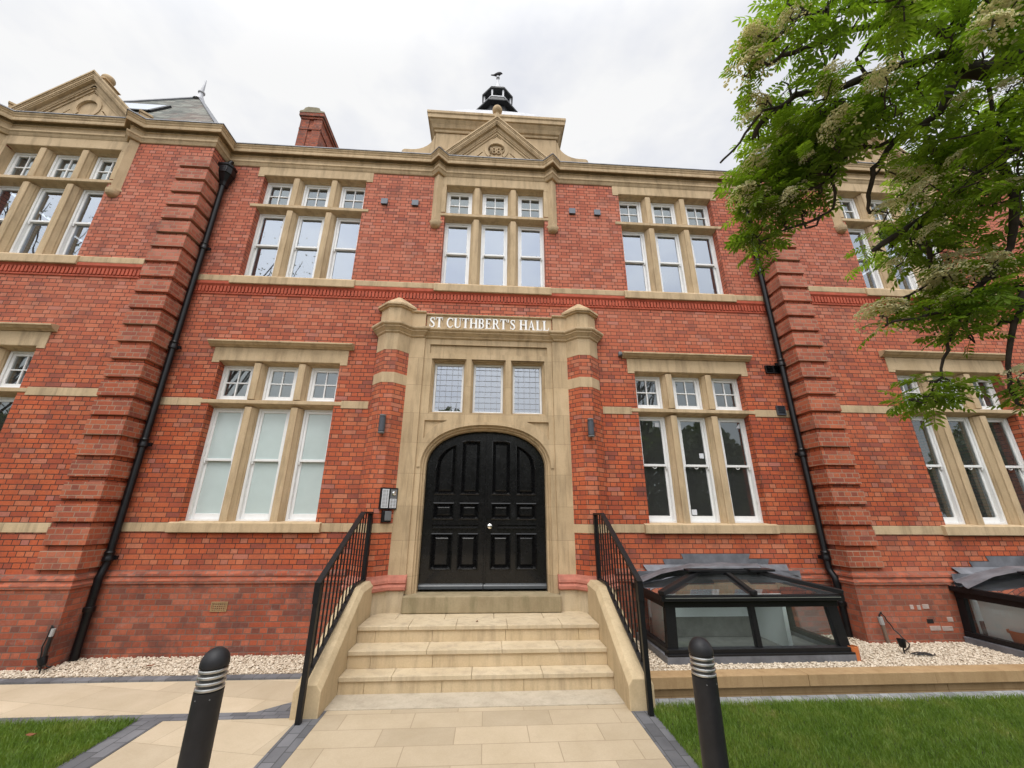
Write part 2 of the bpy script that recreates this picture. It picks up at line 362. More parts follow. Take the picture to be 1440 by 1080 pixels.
        if bevel:
            b = o.modifiers.new('bevel', 'BEVEL'); b.width = bevel; b.segments = 2; b.limit_method = 'ANGLE'; b.angle_limit = R(40)
        return o
def tag(o, label=None, cat=None, group=None, kind=None):
    if label: o['label'] = label
    if cat: o['category'] = cat
    if group: o['group'] = group
    if kind: o['kind'] = kind
    return o
def empty(name, loc=(0, 0, 0), label=None, cat=None, group=None):
    o = bpy.data.objects.new(name, None); COL.objects.link(o); o.location = loc; o.empty_display_size = .2
    return tag(o, label, cat, group)
def copy_tree(o, parent=None):
    c = o.copy(); COL.objects.link(c)
    if parent:
        inv = o.matrix_parent_inverse.copy(); c.parent = parent; c.matrix_parent_inverse = inv
    for ch in list(o.children): copy_tree(ch, c)
    return c
def structure(name, mb, mat, **k): return tag(mb.build(name, mat, **k), kind='structure')
# ================================================================== the hall
WY = -0.38                     # front plane of the two projecting wings
WL, WR = -7.52, 7.60           # centres of the wings' window bays
XE = 5.05                      # where the wings' inner returns stand
XC = -0.03                     # centre of the porch
hall = empty('hall_building', (0, 0, 0), 'long red brick hall with buff stone windows, arched black door and central pediment', 'building')

HL, HU = .93, .945
LOW = (1.605, 3.275, 3.40, 3.985)      # sill, transom, transom top, lintel
UPP = (5.575, 7.00, 7.125, 7.745)
def wall_panel(mb, x0, x1, z0, z1, opens, y, depth):
    xs = sorted({x0, x1} | {q for o in opens for q in o[:2]}); zs = sorted({z0, z1} | {q for o in opens for q in o[2:]})
    for i in range(len(xs) - 1):
        for k in range(len(zs) - 1):
            cx, cz = (xs[i] + xs[i + 1]) / 2, (zs[k] + zs[k + 1]) / 2
            if any(o[0] < cx < o[1] and o[2] < cz < o[3] for o in opens): continue
            for yy, rev in ((y, 0), (y + depth, 1)):
                q = [(xs[i], yy, zs[k]), (xs[i + 1], yy, zs[k]), (xs[i + 1], yy, zs[k + 1]), (xs[i], yy, zs[k + 1])]
                mb.add(q, [(0, 1, 2, 3) if not rev else (3, 2, 1, 0)])
    for a, b, c, d in opens:
        y2 = y + depth
        mb.add([(a, y, c), (a, y, d), (a, y2, d), (a, y2, c)], [(0, 1, 2, 3)])
        mb.add([(b, y, c), (b, y2, c), (b, y2, d), (b, y, d)], [(0, 1, 2, 3)])
        mb.add([(a, y, d), (b, y, d), (b, y2, d), (a, y2, d)], [(0, 1, 2, 3)])
        mb.add([(a, y, c), (a, y2, c), (b, y2, c), (b, y, c)], [(0, 1, 2, 3)])
CL, CU = 3.345, 3.395
opens = []
for s in (-1, 1):
    opens.append((s * CL - HL, s * CL + HL, LOW[0], LOW[3] + .12)); opens.append((s * CU - HU, s * CU + HU, UPP[0], UPP[3] + .12))
opens.append((-HU + .015, HU + .015, UPP[0], UPP[3] + .12))
opens.append((XC - 1.28, XC + 1.28, .45, 4.47))
mb = MB(); wall_panel(mb, -XE, XE, -.2, 8.03, opens, 0, .32); mb.build('front_wall', 'brick', hall, recalc=False)
for cx, a, b in ((WL, -10.1, -XE - .3), (WR, XE + .3, 10.2)):
    mb = MB(); wall_panel(mb, a, b, -.2, 8.03, [(cx - HL, cx + HL, LOW[0], LOW[3] + .12), (cx - HU, cx + HU, UPP[0], UPP[3] + .12)], WY, .32)
    mb.build('wing_wall', 'brick', hall, recalc=False)
    s = -1 if cx < 0 else 1
    MB().box(min(s * XE, s * (XE + .3)), max(s * XE, s * (XE + .3)), WY, .32, -.2, 8.03).build('wing_return_wall', 'brick', hall)
    e = -10.1 if cx < 0 else 10.2
    MB().box(min(e, e + s * .3), max(e, e + s * .3), WY, 9.5, -.2, 8.03).build('end_wall', 'brick', hall)
MB().box(-10.1, 10.2, 9.2, 9.5, -.2, 8.03).build('rear_wall', 'brick', hall)
mb = MB()
for z in (.42, 4.72): mb.box(-10.05, 10.15, .33, 9.15, z, z + .28)
mb.box(-10.05, 10.15, .02, 9.15, 8.05, 8.15)
for x in (-5.0, -1.9, 1.9, 5.0): mb.box(x - .1, x + .1, .34, 9.1, .71, 8.0)
mb.box(-10.0, 10.1, 4.6, 4.75, .71, 8.0)
mb.build('interior_partition', 'plaster', hall)

# ---- plinth with its moulded course
def base_path(s):
    if s < 0: return [(-10.1, WY), (-XE, WY), (-XE, 0), (XC - 1.86, 0)]
    return [(XC + 1.86, 0), (XE, 0), (XE, WY), (10.2, WY)]
for s in (-1, 1):
    MB().sweep(base_path(s), [(-.03, -.2), (.055, -.2), (.055, .835), (-.03, .835)]).build('plinth', 'plinth', hall)
    MB().sweep(base_path(s), [(-.03, .838), (.06, .838), (.072, .85), (.074, .885), (.05, .905), (.043, .925), (.055, .94), (.05, .965), (.022, .99), (.012, 1.01), (-.03, 1.012)]).build('plinth_moulding', 'plinth', hall)

# ---- rusticated brick quoins on the two inner corners
for s in (-1, 1):
    mb = MB(); z = 1.06
    while z + .212 < 7.97:
        c = [(s * XE, WY), (s * XE, .0)]
        p = .042
        x0, x1 = sorted((s * (XE - p), s * (XE + .46)))
        mb.box(x0, x1, WY - p, WY + .04, z, z + .212)
        x0, x1 = sorted((s * (XE - p), s * (XE + .04)))
        mb.box(x0, x1, WY + .04, -.002, z, z + .212)
        z += .2792
    mb.build('quoin', 'quoin', hall, bevel=.004)

# ---- stone bands, sills and moulded brick under the first floor
def segs(a, b, cuts):
    cur = a
    for c0, c1 in sorted(cuts):
        if c1 <= a or c0 >= b: continue
        yield cur, c0
        cur = c1
    yield cur, b
mbs = MB(); mbr = MB()
def bands(a, b, y, lows, upps, porch):
    pc = [(XC - 1.86, XC + 1.86)] if porch else []
    for p, q in segs(a, b, pc): mbs.box(p, q, y - .012, y + .1, 1.485, 1.605 - .004)
    for p, q in segs(a, b, pc + [(c - 1.04, c + 1.04) for c in lows]): mbs.box(p, q, y - .010, y + .1, 3.278, 3.397)
    mbs.prism([(y - .03, 5.448), (y - .035, 5.46), (y - .035, 5.55), (y - .01, 5.572), (y + .1, 5.572), (y + .1, 5.448)], 'x', a, b)
    mbr.prism([(y - .008, 5.355), (y - .02, 5.375), (y - .034, 5.395), (y - .034, 5.445), (y + .05, 5.445), (y + .05, 5.355)], 'x', a, b)
    mbr.prism([(y - .012, 5.205), (y - .016, 5.215), (y - .016, 5.235), (y - .006, 5.243), (y + .05, 5.243), (y + .05, 5.205)], 'x', a, b)
    n = int((b - a) / .058); mbd = MB()
    for i in range(n):
        x = a + (b - a) * (i + .5) / n
        mbd.box(x - .0185, x + .0185, y - .026, y + .02, 5.246, 5.353)
    mbd.build('dentil_course', 'redmould', hall)
bands(-XE + .02, XE - .02, 0, (-CL, CL), (), True)
bands(-10.1, -XE - .47, WY, (WL,), (), False)
bands(XE + .47, 10.2, WY, (WR,), (), False)
mbs.build('string_course', 'stonej', hall, bevel=.004); mbr.build('moulded_course', 'redmould', hall)

# ---- windows: stone mullions and transom > lintel, sill, sashes, panes
MW = .2
def mull_prof(c, y):
    h = MW / 2
    return [(c - h, y + .24), (c - h, y + .115), (c - h + .012, y + .105), (c - h + .012, y + .085), (c - .052, y + .035), (c - .052, y + .012), (c - .03, y + .004),
            (c + .03, y + .004), (c + .052, y + .012), (c + .052, y + .035), (c + h - .012, y + .085), (c + h - .012, y + .105), (c + h, y + .115), (c + h, y + .24)]
def make_window(cx, y, dims, H, upper, hood, pane='glass', stonejamb=False, stickers=False, hooks=False):
    z0, t0, t1, z1 = dims
    lw = (2 * H - 2 * MW) / 3
    mb = MB()
    for s in (-1, 1):
        c = cx + s * (lw + MW) / 2
        mb.prism(mull_prof(c, y), 'z', z0 - .02, t0 - .0)
        mb.prism(mull_prof(c, y), 'z', t1 + .0, z1 + .01)
    tp = [(y + .24, t0 + .003), (y + .11, t0 + .003), (y + .10, t0 + .018), (y + .03, t0 + .03), (y - .002, t0 + .042), (y - .014, t0 + .05), (y - .014, t1 - .02), (y + .08, t1), (y + .24, t1)]
    mb.prism(tp, 'x', cx - H - .115, cx + H + .115)
    wn = mb.build('window', 'stone', hall, bevel=.003)
    # lintel
    mb = MB()
    if hood:
        mb.prism([(y + .26, z1), (y + .10, z1), (y + .07, z1 + .02), (y + .0, z1 + .03), (y - .012, z1 + .04), (y - .012, z1 + .262), (y + .26, z1 + .262)], 'x', cx - H - .115, cx + H + .115)
        mb.prism([(y - .002, z1 + .265), (y - .03, z1 + .265), (y - .05, z1 + .285), (y - .07, z1 + .29), (y - .10, z1 + .32), (y - .115, z1 + .325), (y - .115, z1 + .35), (y - .03, z1 + .372), (y + .05, z1 + .372), (y + .05, z1 + .265)], 'x', cx - H - .19, cx + H + .19)
    else:
        mb.prism([(y + .26, z1), (y + .10, z1), (y + .07, z1 + .02), (y + .0, z1 + .03), (y - .012, z1 + .04), (y - .012, 7.985), (y + .26, 7.985)], 'x', cx - H - .115, cx + H + .115)
    if stonejamb:
        for s in (-1, 1):
            a, b = sorted((cx + s * (H - .004), cx + s * (H + .115)))
            mb.box(a, b, y - .011, y + .2, t1 + .001, z1 - .001)
    for s in (-1, 1):
        p, q = sorted((cx + s * (H + .001), cx + s * (H + .115)))
        mb.box(p, q, y - .0118, y + .2, z1 + .0005, z1 + .0398)
    mb.build('lintel', 'stone', wn, bevel=.004)
    sp = .055
    mb = MB()
    if upper: mb.prism([(y + .24, 5.40), (y - sp, 5.40), (y - sp - .006, 5.41), (y - sp - .006, 5.535), (y - .03, 5.568), (y + .10, 5.588), (y + .24, 5.588)], 'x', cx - 1.03, cx + 1.03)
    else: mb.prism([(y + .24, 1.475), (y - sp, 1.475), (y - sp - .006, 1.483), (y - sp - .006, 1.598), (y - .02, 1.612), (y + .10, 1.625), (y + .24, 1.625)], 'x', cx - 1.02, cx + 1.02)
    mb.build('sill', 'stone', wn, bevel=.004)
    b0 = z0 + .014
    zm = b0 + (t0 - b0) * .525
    for k in (-1, 0, 1):
        x0, x1 = cx + k * (lw + MW) - lw / 2, cx + k * (lw + MW) + lw / 2
        Y = y + .135
        mb = MB().ring(x0, x1, b0, t0 + .01, Y, Y + .10, .035, .03, .03)
        i0, i1 = x0 + .035, x1 - .035
        mb.ring(i0, i1, zm - .018, t0 - .02, Y + .018, Y + .05, .036, .036, .04)
        mb.ring(i0, i1, b0 + .03, zm + .016, Y + .052, Y + .084, .036, .075, .034)
        for s in (i0 + .012, i1 - .012): mb.prism([(Y + .018, zm - .018), (Y + .05, zm - .018), (Y + .044, zm - .06), (Y + .026, zm - .06)], 'x', s - .012, s + .012)
        if hooks:
            mb.tube([((i0 + i1) / 2 + .03 * math.cos(a), Y + .03, zm - .022 + .028 * math.sin(a)) for a in [math.pi + q * math.pi / 6 for q in range(7)]], .006, 6)
        mb.build('sash_frame', 'white', wn, bevel=.003)
        mb = MB()
        for yy, za_, zb_ in ((Y + .035, zm + .014, t0 - .056), (Y + .067, b0 + .10, zm - .014)): mb.add([(i0 + .03, yy, za_), (i1 - .03, yy, za_), (i1 - .03, yy, zb_), (i0 + .03, yy, zb_)], [(0, 1, 2, 3)])
        mb.build('pane', pane, wn, recalc=False)
        # small light over the transom, four panes
        mb = MB().ring(x0, x1, t1, z1 + .005, Y, Y + .10, .035)
        mb.ring(i0, i1, t1 + .035, z1 - .03, Y + .02, Y + .06, .04, .05, .04)
        cxm, czm = (i0 + i1) / 2, (t1 + .045 + z1 - .03) / 2
        mb.box(cxm - .010, cxm + .010, Y + .022, Y + .058, t1 + .085, z1 - .07)
        for a, b in ((i0 + .04, cxm - .010), (cxm + .010, i1 - .04)): mb.box(a, b, Y + .022, Y + .058, czm - .010, czm + .010)
        mb.build('top_light_frame', 'white', wn, bevel=.003)
        MB().add([(i0 + .034, Y + .04, t1 + .08), (i1 - .034, Y + .04, t1 + .08), (i1 - .034, Y + .04, z1 - .065), (i0 + .034, Y + .04, z1 - .065)], [(0, 1, 2, 3)]).build('top_light_pane', 'glassdark', wn, recalc=False)
        if stickers:
            q = MB()
            if k < 1: q.box(i1 - .13, i1 - .06, Y + .026, Y + .0315, (t0 - .16) if k == -1 else zm + .12, (t0 - .09) if k == -1 else zm + .2)
            else: q.prism([(i1 - .12, t0 - .16), (i1 - .05, t0 - .16), (i1 - .05, t0 - .08)], 'y', Y + .026, Y + .0315)
            if k == 0: q.box(i0 + .05, i0 + .13, Y + .058, Y + .0635, b0 + .12, b0 + .20)
            q.build('paper_tag', 'keypaper', wn)
    return wn
make_window(-CU, 0, UPP, HU, True, False); make_window(0.015, 0, UPP, HU, True, False, stonejamb=True); make_window(CU, 0, UPP, HU, True, False)
make_window(-CL, 0, LOW, HL, False, True, pane='frost'); make_window(CL, 0, LOW, HL, False, True, pane='glassdark', stickers=True, hooks=True)
for c in (WL, WR):
    make_window(c, WY, UPP, HU, True, False, stonejamb=True, pane='glass'); make_window(c, WY, LOW, HL, False, True, pane='glassdark', hooks=c > 0)

# ---- eaves cornice breaking forward over the little colonnettes
PIL = 1.10
def with_breaks(pts, cs):
    """pts: plan points of a straight run at constant y; insert a small break at each centre"""
    (x0, y), (x1, _) = pts; o = [(x0, y)]
    for c in sorted(cs):
        o += [(c - .12, y), (c, y - .12), (c + .12, y)]
    return o + [(x1, y)]
path = [(-10.4, 9.5), (-10.4, WY)][:0] + with_breaks([(-10.4, WY), (-XE, WY)], (WL - PIL, WL + PIL)) + with_breaks([(-XE, 0), (XE, 0)], (.015 - PIL, .015 + PIL)) + with_breaks([(XE, WY), (10.5, WY)], (WR - PIL, WR + PIL))
CP = [(-.25, 7.972), (.012, 7.972), (.022, 7.985), (.038, 8.03), (.055, 8.05), (.055, 8.078), (.018, 8.092), (.018, 8.185), (.034, 8.195), (.034, 8.212), (.02, 8.222), (.02, 8.262), (.088, 8.262), (.096, 8.224), (.108, 8.226), (.112, 8.25), (.112, 8.276), (.094, 8.288), (.092, 8.31), (.105, 8.33), (.105, 8.348), (.122, 8.37), (.122, 8.405), (-.25, 8.44)]
MB().sweep(path, CP).build('eaves_cornice', 'stonej', hall)
MB().sweep(path, [(-.25, 8.442), (.122, 8.408), (.130, 8.392), (.134, 8.396), (.126, 8.42), (-.25, 8.452)]).build('lead_capping', 'lead', hall)

for c, y in ((.015, 0), (WL, WY), (WR, WY)):
    for s in (-1, 1):
        x = c + s * PIL
        vee = lambda h, g=0: [(x - h, y + .02), (x - h, y - g), (x, y - h - g), (x + h, y - g), (x + h, y + .02)]
        mb = MB().prism(vee(.088), 'z', 6.90, 7.975)
        mb.prism(vee(.115), 'z', 6.875, 6.915)
        mb.lathe([(.012, 6.745), (.05, 6.755), (.08, 6.78), (.094, 6.82), (.098, 6.872)], (x, y - .015, 0), 20)
        mb.build('colonnette', 'stone', hall, bevel=.004)
        # pointed block over the break
        mb = MB().prism(vee(.10, .01), 'z', 8.42, 8.59); mb.prism(vee(.125, .01), 'z', 8.592, 8.635)
        mb.build('parapet_block', 'stone', hall, bevel=.005)
    # pediment
    zb, za, hw = 8.43, 9.575, 1.12
    def tri(i):   # triangle inset i from the sloping sides
        sl = (za - zb) / hw; L = math.sqrt(1 + sl * sl)
        return [(c - hw + i * L / sl, zb), (c + hw - i * L / sl, zb), (c, za - i * L)]
    mb = MB()
    lv = [(0, -.115), (.028, -.10), (.05, -.09), (.085, -.08), (.105, -.068), (.125, -.01), (.18, 0), (.205, .022), (.245, .035)]
    for k in range(len(lv) - 1):
        o_, h_ = tri(lv[k][0]), tri(lv[k + 1][0])
        sl = .004
        # open-based rings: left rake and right rake
        mb.plate([o_[0], (h_[0][0], zb), h_[2], o_[2]], [], y + lv[k][1], y + .3)
        mb.plate([o_[2], h_[2], (h_[1][0], zb), o_[1]], [], y + lv[k][1], y + .3)
    pd = mb.build('pediment', 'stone', hall)
    T = tri(lv[-1][0])
    cz = 8.795
    g = []
    circ = lambda r, n=40: [(c + r * math.cos(2 * math.pi * i / n), cz + r * math.sin(2 * math.pi * i / n)) for i in range(n)]
    mb = MB().plate(T, [circ(.168), [(c - .10, 9.095), (c, 9.19), (c + .10, 9.095), (c + .075, 9.095), (c, 9.165), (c - .075, 9.095)][::-1],
                        [(c - .50, 8.50), (c - .29, 8.73), (c - .265, 8.73), (c - .46, 8.50)][::-1], [(c + .50, 8.50), (c + .29, 8.73), (c + .265, 8.73), (c + .46, 8.50)]], y + .04, y + .07)
    mb.plate([(c + .245 * math.cos(R(-50 + 280 * i / 40)), cz + .245 * math.sin(R(-50 + 280 * i / 40))) for i in range(41)] + [(c + .175 * math.cos(R(230 - 280 * i / 40)), cz + .175 * math.sin(R(230 - 280 * i / 40))) for i in range(41)], [], y + .026, y + .0395)
    mb.prism([(T[0][0] - .05, zb), (T[1][0] + .05, zb), (c, T[2][1] + .05)], 'y', y + .071, y + .3)
    mb.build('tympanum', 'stone', pd)
    if y == 0:
        q = MB()
        yq = y + .055; K = 1.16
        def st(*pp): q.tube([(c + u * K, yq, cz + v * K) for u, v in pp], .0135, 8)
        def ringst(u, v, rx, rz): st(*[(u + rx * math.cos(a), v + rz * math.sin(a)) for a in [i * math.pi / 8 for i in range(17)]])
        st((-.122, .035), (-.100, .062), (-.100, -.062))
        for d in (-.040, .040): ringst(d, .031, .027, .031); ringst(d, -.032, .032, .033)
        st((.088, .062), (.140, .062), (.108, -.062))
        q.build('date_numerals', 'stone', pd, smooth=True)
    mb = MB().lathe([(.075, 9.5), (.075, 9.68), (.05, 9.70), (.045, 9.74), (.06, 9.76)], (c, y - .01, 0), 20)
    if y < 0:
        mb = MB().box(c - .12, c + .12, y - .0, y + .28, 9.25, 9.50); mb.prism([(c - .15, 9.50), (c + .15, 9.50), (c + .13, 9.53), (c - .13, 9.53)], 'y', y - .03, y + .3)
        mb.lathe([(.06, 9.53), (.05, 9.56), (.06, 9.59)], (c, y + .14, 0), 20); mb.ball((c, y + .14, 9.67), .105, 10, .85)
    else: mb.ball((c, y - .01, 9.845), .105, 10)
    mb.build('ball_finial', 'stone', pd, smooth='auto')
mb = MB().box(-9.02, -8.74, WY + .15, WY + .42, 8.3, 8.75); mb.lathe([(.07, 8.75), (.05, 8.79), (.06, 8.82)], (-8.88, WY + .28, 0), 20); mb.ball((-8.88, WY + .28, 8.90), .10, 10, .85)
mb.build('ball_finial', 'stone', hall, smooth='auto')

# ---- attic block with scrolls behind the middle pediment
mb = MB().box(-1.25, 1.28, .12, 1.2, 8.2, 9.27)
mb.sweep([(-1.25, 1.2), (-1.25, .12), (1.28, .12), (1.28, 1.2)], [(-.1, 9.27), (.02, 9.27), (.03, 9.29), (.03, 9.33), (.06, 9.35), (.09, 9.42), (.13, 9.48), (.135, 9.50), (.165, 9.51), (.165, 9.60), (.185, 9.62), (.185, 9.68), (.16, 9.70), (-.1, 9.72)])
for s in (-1, 1):
    x = .015 + s * 1.27
    pr = [(x, 8.2), (x, 9.22)]
    for k in range(9):
        a = k / 8 * math.pi / 2; pr.append((x + s * (.44 * (1 - math.cos(a)) + .03), 9.20 - .40 * math.sin(a)))
    pr += [(x + s * .60, 8.80), (x + s * .64, 8.775), (x + s * .655, 8.73), (x + s * .64, 8.69), (x + s * .60, 8.2)]
    mb.prism(pr if s > 0 else pr[::-1], 'y', .13, .42)
mb.build('attic_block', 'stonej', hall, bevel=.004)
# pale lead bell roof over the attic block
pr = [(-1.12, 9.70), (-1.13, 9.80), (-1.10, 9.93), (-1.02, 10.03), (-.9, 10.09), (-.5, 10.13), (0, 10.14), (.5, 10.13), (.9, 10.09), (1.02, 10.03), (1.10, 9.93), (1.13, 9.80), (1.12, 9.70)]
mb = MB(); vs = []; ys = [(.14, .0), (.145, .5), (.19, .9), (.27, 1.2), (.40, 1.36), (1.5, 1.4)]
for yy, h in ys:
    for x, z in pr: vs.append((x * (1 - .06 * (1 - h)) + .015, yy, 9.70 + (z - 9.70) * h))
n = len(pr); mb.add(vs, [(i * n + k, i * n + k + 1, (i + 1) * n + k + 1, (i + 1) * n + k) for i in range(len(ys) - 1) for k in range(n - 1)])
mb.build('lead_roof', 'leadpale', hall, smooth=True)

# ---- roofs
rf = MB().add([(-10.4, -.05, 8.30), (10.5, -.05, 8.30), (10.5, 4.4, 11.7), (-10.4, 4.4, 11.7), (10.5, 9.6, 8.30), (-10.4, 9.6, 8.30)], [(0, 1, 2, 3), (3, 2, 4, 5), (0, 3, 5), (1, 4, 2)]).build('roof', 'slate', hall)
for c, s in ((-7.48, -1), (7.56, 1)):
    mb = MB().add([(c - 2.45, WY + .0, 8.36), (c + 2.45, WY + .0, 8.36), (c + 2.45, 3.4, 8.36), (c - 2.45, 3.4, 8.36), (c, 1.5, 11.65)], [(0, 1, 4), (1, 2, 4), (2, 3, 4), (3, 0, 4)])
    pv = mb.build('pavilion_roof', 'slate', hall)
    mb = MB()
    for px, py in ((c - 2.45, WY), (c + 2.45, WY), (c + 2.45, 3.4), (c - 2.45, 3.4)): mb.tube([(px, py, 8.37), (c, 1.5, 11.66)], .035, 6)
    mb.build('hip_roll', 'lead', pv)
    mb = MB().lathe([(.13, 11.55), (.06, 11.72), (.05, 11.80), (.075, 11.82), (.075, 11.85), (.04, 11.87), (.035, 11.95), (.015, 12.28), (.006, 12.30)], (c, 1.5, 0), 14)
    mb.build('roof_finial', 'leadpale', pv, smooth='auto')
    # roof window on the front slope (slope runs from the eave up to the apex)
    e0, e1 = Vector((c, WY, 8.36)), Vector((c, 1.5, 11.65)); up = (e1 - e0).normalized(); nrm = Vector((0, -up.z, up.y))
    def P(x, t, h): return e0 + up * t + nrm * h + Vector((x, 0, 0))
    x0, x1, t0, t1 = -.72, .28, 1.45, 2.14
    fr = MB()
    for a, b in (((x0, t0), (x1, t0)), ((x1, t0), (x1, t1)), ((x1, t1), (x0, t1)), ((x0, t1), (x0, t0))): fr.beam(P(*a, .02), P(*b, .02), .07, .05, nrm)
    vf = fr.build('roof_window', 'blackmetal', pv)
    fr = MB().add([P(x0 + .03, t0 + .03, .048), P(x1 - .03, t0 + .03, .048), P(x1 - .03, t1 - .03, .048), P(x0 + .03, t1 - .03, .048)], [(0, 1, 2, 3)]); fr.build('roof_pane', 'glassvelux', pv)
# chimney stack
ch = MB().box(-5.84, -5.27, 3.0, 4.35, 9.5, 13.02)
for x in (-5.84, -5.46): ch.box(x - .03, x + .22, 2.97, 3.0, 9.5, 13.0)
ch.box(-5.88, -5.23, 2.95, 4.4, 13.02, 13.10); ch.box(-5.92, -5.19, 2.91, 4.44, 13.10, 13.22)
ch.box(-5.87, -5.24, 2.955, 4.39, 12.60, 12.66)
co = ch.build('chimney', 'plinth', hall)
co.parent = rf
MB().prism([(-5.93, 13.222), (-5.18, 13.222), (-5.20, 13.27), (-5.32, 13.30), (-5.36, 13.40), (-5.44, 13.43), (-5.70, 13.44), (-5.78, 13.40), (-5.82, 13.31), (-5.91, 13.28)], 'y', 2.90, 4.45).build('chimney_cap', mat_stone('mossy_chimney_cap', (.22, .19, .13), (.33, .29, .20), 5, .4, (.12, .12, .07)), rf)

# ---- cupola
cx, cy = .02, 2.0; ph = math.pi / 8
o8 = 1 / math.cos(math.pi / 8)
mb = MB().lathe([(.46 * o8, 9.0), (.46 * o8, 12.165), (.58 * o8, 12.175), (.585 * o8, 12.19), (.585 * o8, 12.225), (.47 * o8, 12.36), (.42 * o8, 12.48), (.41 * o8, 12.525)], (cx, cy, 0), 8, ph)
cu = mb.build('cupola', 'darkslate', hall)
MB().lathe([(.40 * o8, 12.53), (.42 * o8, 12.54), (.42 * o8, 12.575), (.34 * o8, 12.585)], (cx, cy, 0), 8, ph).build('cupola_sill', 'leadpale', cu)
for k in range(8):
    a = ph + k * math.pi / 4; x, y = cx + .365 * o8 * math.cos(a), cy + .365 * o8 * math.sin(a)
    MB().box(x - .022, x + .022, y - .022, y + .022, 12.58, 12.86).build('cupola_post', 'leadpale', cu)
MB().lathe([(.30 * o8, 12.855), (.41 * o8, 12.86), (.425 * o8, 12.87), (.425 * o8, 12.905), (.30 * o8, 13.08), (.12 * o8, 13.30), (.10, 13.31)], (cx, cy, 0), 8, ph).build('cupola_roof', 'darkslate', cu)
MB().lathe([(.40 * o8, 12.907), (.432 * o8, 12.908), (.43 * o8, 12.922), (.39 * o8, 12.965)], (cx, cy, 0), 8, ph).build('cupola_flashing', 'leadpale', cu)
MB().lathe([(.145, 13.28), (.14, 13.42), (.085, 13.5), (.06, 13.62), (.03, 13.70), (.022, 13.86), (.05, 13.88), (.05, 13.93), (.01, 13.95)], (cx, cy, 0), 16).build('cupola_finial', 'leadpale', cu, smooth='auto')

# ================================================================== porch
def arch(h, top, zs=2.40, e=2.25, n=28):
    pts = [(XC - h, .70)]
    for i in range(n + 1):
        a = math.pi - math.pi * i / n; ca, sa = math.cos(a), math.sin(a)
        pts.append((XC + h * math.copysign(abs(ca) ** (2 / e), ca), zs + (top - zs) * abs(sa) ** (2 / e)))
    return pts + [(XC + h, .70)]
WX = ((-.888, -.402), (-.245, .245), (.402, .888)); WZ = (3.265, 4.115)
wins = [[(XC + a, WZ[0]), (XC + a, WZ[1]), (XC + b, WZ[1]), (XC + b, WZ[0])] for a, b in WX]
def grow(lp, g): 
    (x0, z0), (_, z1), (x1, _), _ = lp; return [(x0 - g, z0 - g), (x0 - g, z1 + g), (x1 + g, z1 + g), (x1 + g, z0 - g)]
def panel(a, top, hx, g, y0, y1, extra=[]):
    ar = arch(a, top)
    outer = [(XC - hx, .70)] + ar + [(XC + hx, .70), (XC + hx, 4.50), (XC - hx, 4.50)]
    return MB().plate(outer, [grow(w_, g) for w_ in wins] + extra, y0, y1)
fr_ = [[(XC - .97, 4.24), (XC - .97, 4.40), (XC + .97, 4.40), (XC + .97, 4.24)]]
mb = panel(.975, 3.045, 1.055, .035, -.02, .012, fr_ + [[(XC - .97, 3.115), (XC - .62, 3.115), (XC - .76, 3.055), (XC - .87, 2.965), (XC - .97, 2.83)], [(XC + .97, 3.115), (XC + .62, 3.115), (XC + .76, 3.055), (XC + .87, 2.965), (XC + .97, 2.83)]])
mb2 = panel(.945, 3.015, 1.055, .018, .012, .05); mb3 = panel(.915, 2.985, 1.055, 0, .05, .28)
ring_o, ring_i = arch(1.035, 3.10)[1:-1], arch(.985, 3.052)[1:-1]
mb.plate(ring_o + ring_i[::-1], [], -.036, -.021)
for k in (mb2, mb3): mb.add(k.v, k.f)
ps = mb.build('porch_surround', 'stoneb', hall)
for s in (-1, 1):      # plain stone strips beside the panel
    a, b = sorted((XC + s * 1.056, XC + s * 1.36))
    MB().box(a, b, -.05, .2, .70, 4.50).build('porch_pilaster', 'stoneb', hall, bevel=.008)
# three leaded lights over the door
for (a, b), w_ in zip(WX, wins):
    x0, x1 = XC + a, XC + b
    pf = MB().ring(x0, x1, WZ[0], WZ[1], .12, .18, .035).build('leaded_window', 'white', hall, bevel=.003)
    MB().add([(x0 + .03, .15, WZ[0] + .03), (x1 - .03, .15, WZ[0] + .03), (x1 - .03, .15, WZ[1] - .03), (x0 + .03, .15, WZ[1] - .03)], [(0, 1, 2, 3)]).build('pane', 'glassporch', pf, recalc=False)
    g = MB(); n = 5
    for i in range(1, n): g.box(x0 + (x1 - x0) * i / n - .0018, x0 + (x1 - x0) * i / n + .0018, .141, .146, WZ[0] + .03, WZ[1] - .03)
    for i in range(1, 9): z = WZ[0] + (WZ[1] - WZ[0]) * i / 9; g.box(x0 + .03, x1 - .03, .1405, .1455, z - .0018, z + .0018)
    g.build('lead_grid', 'leadcame', pf)

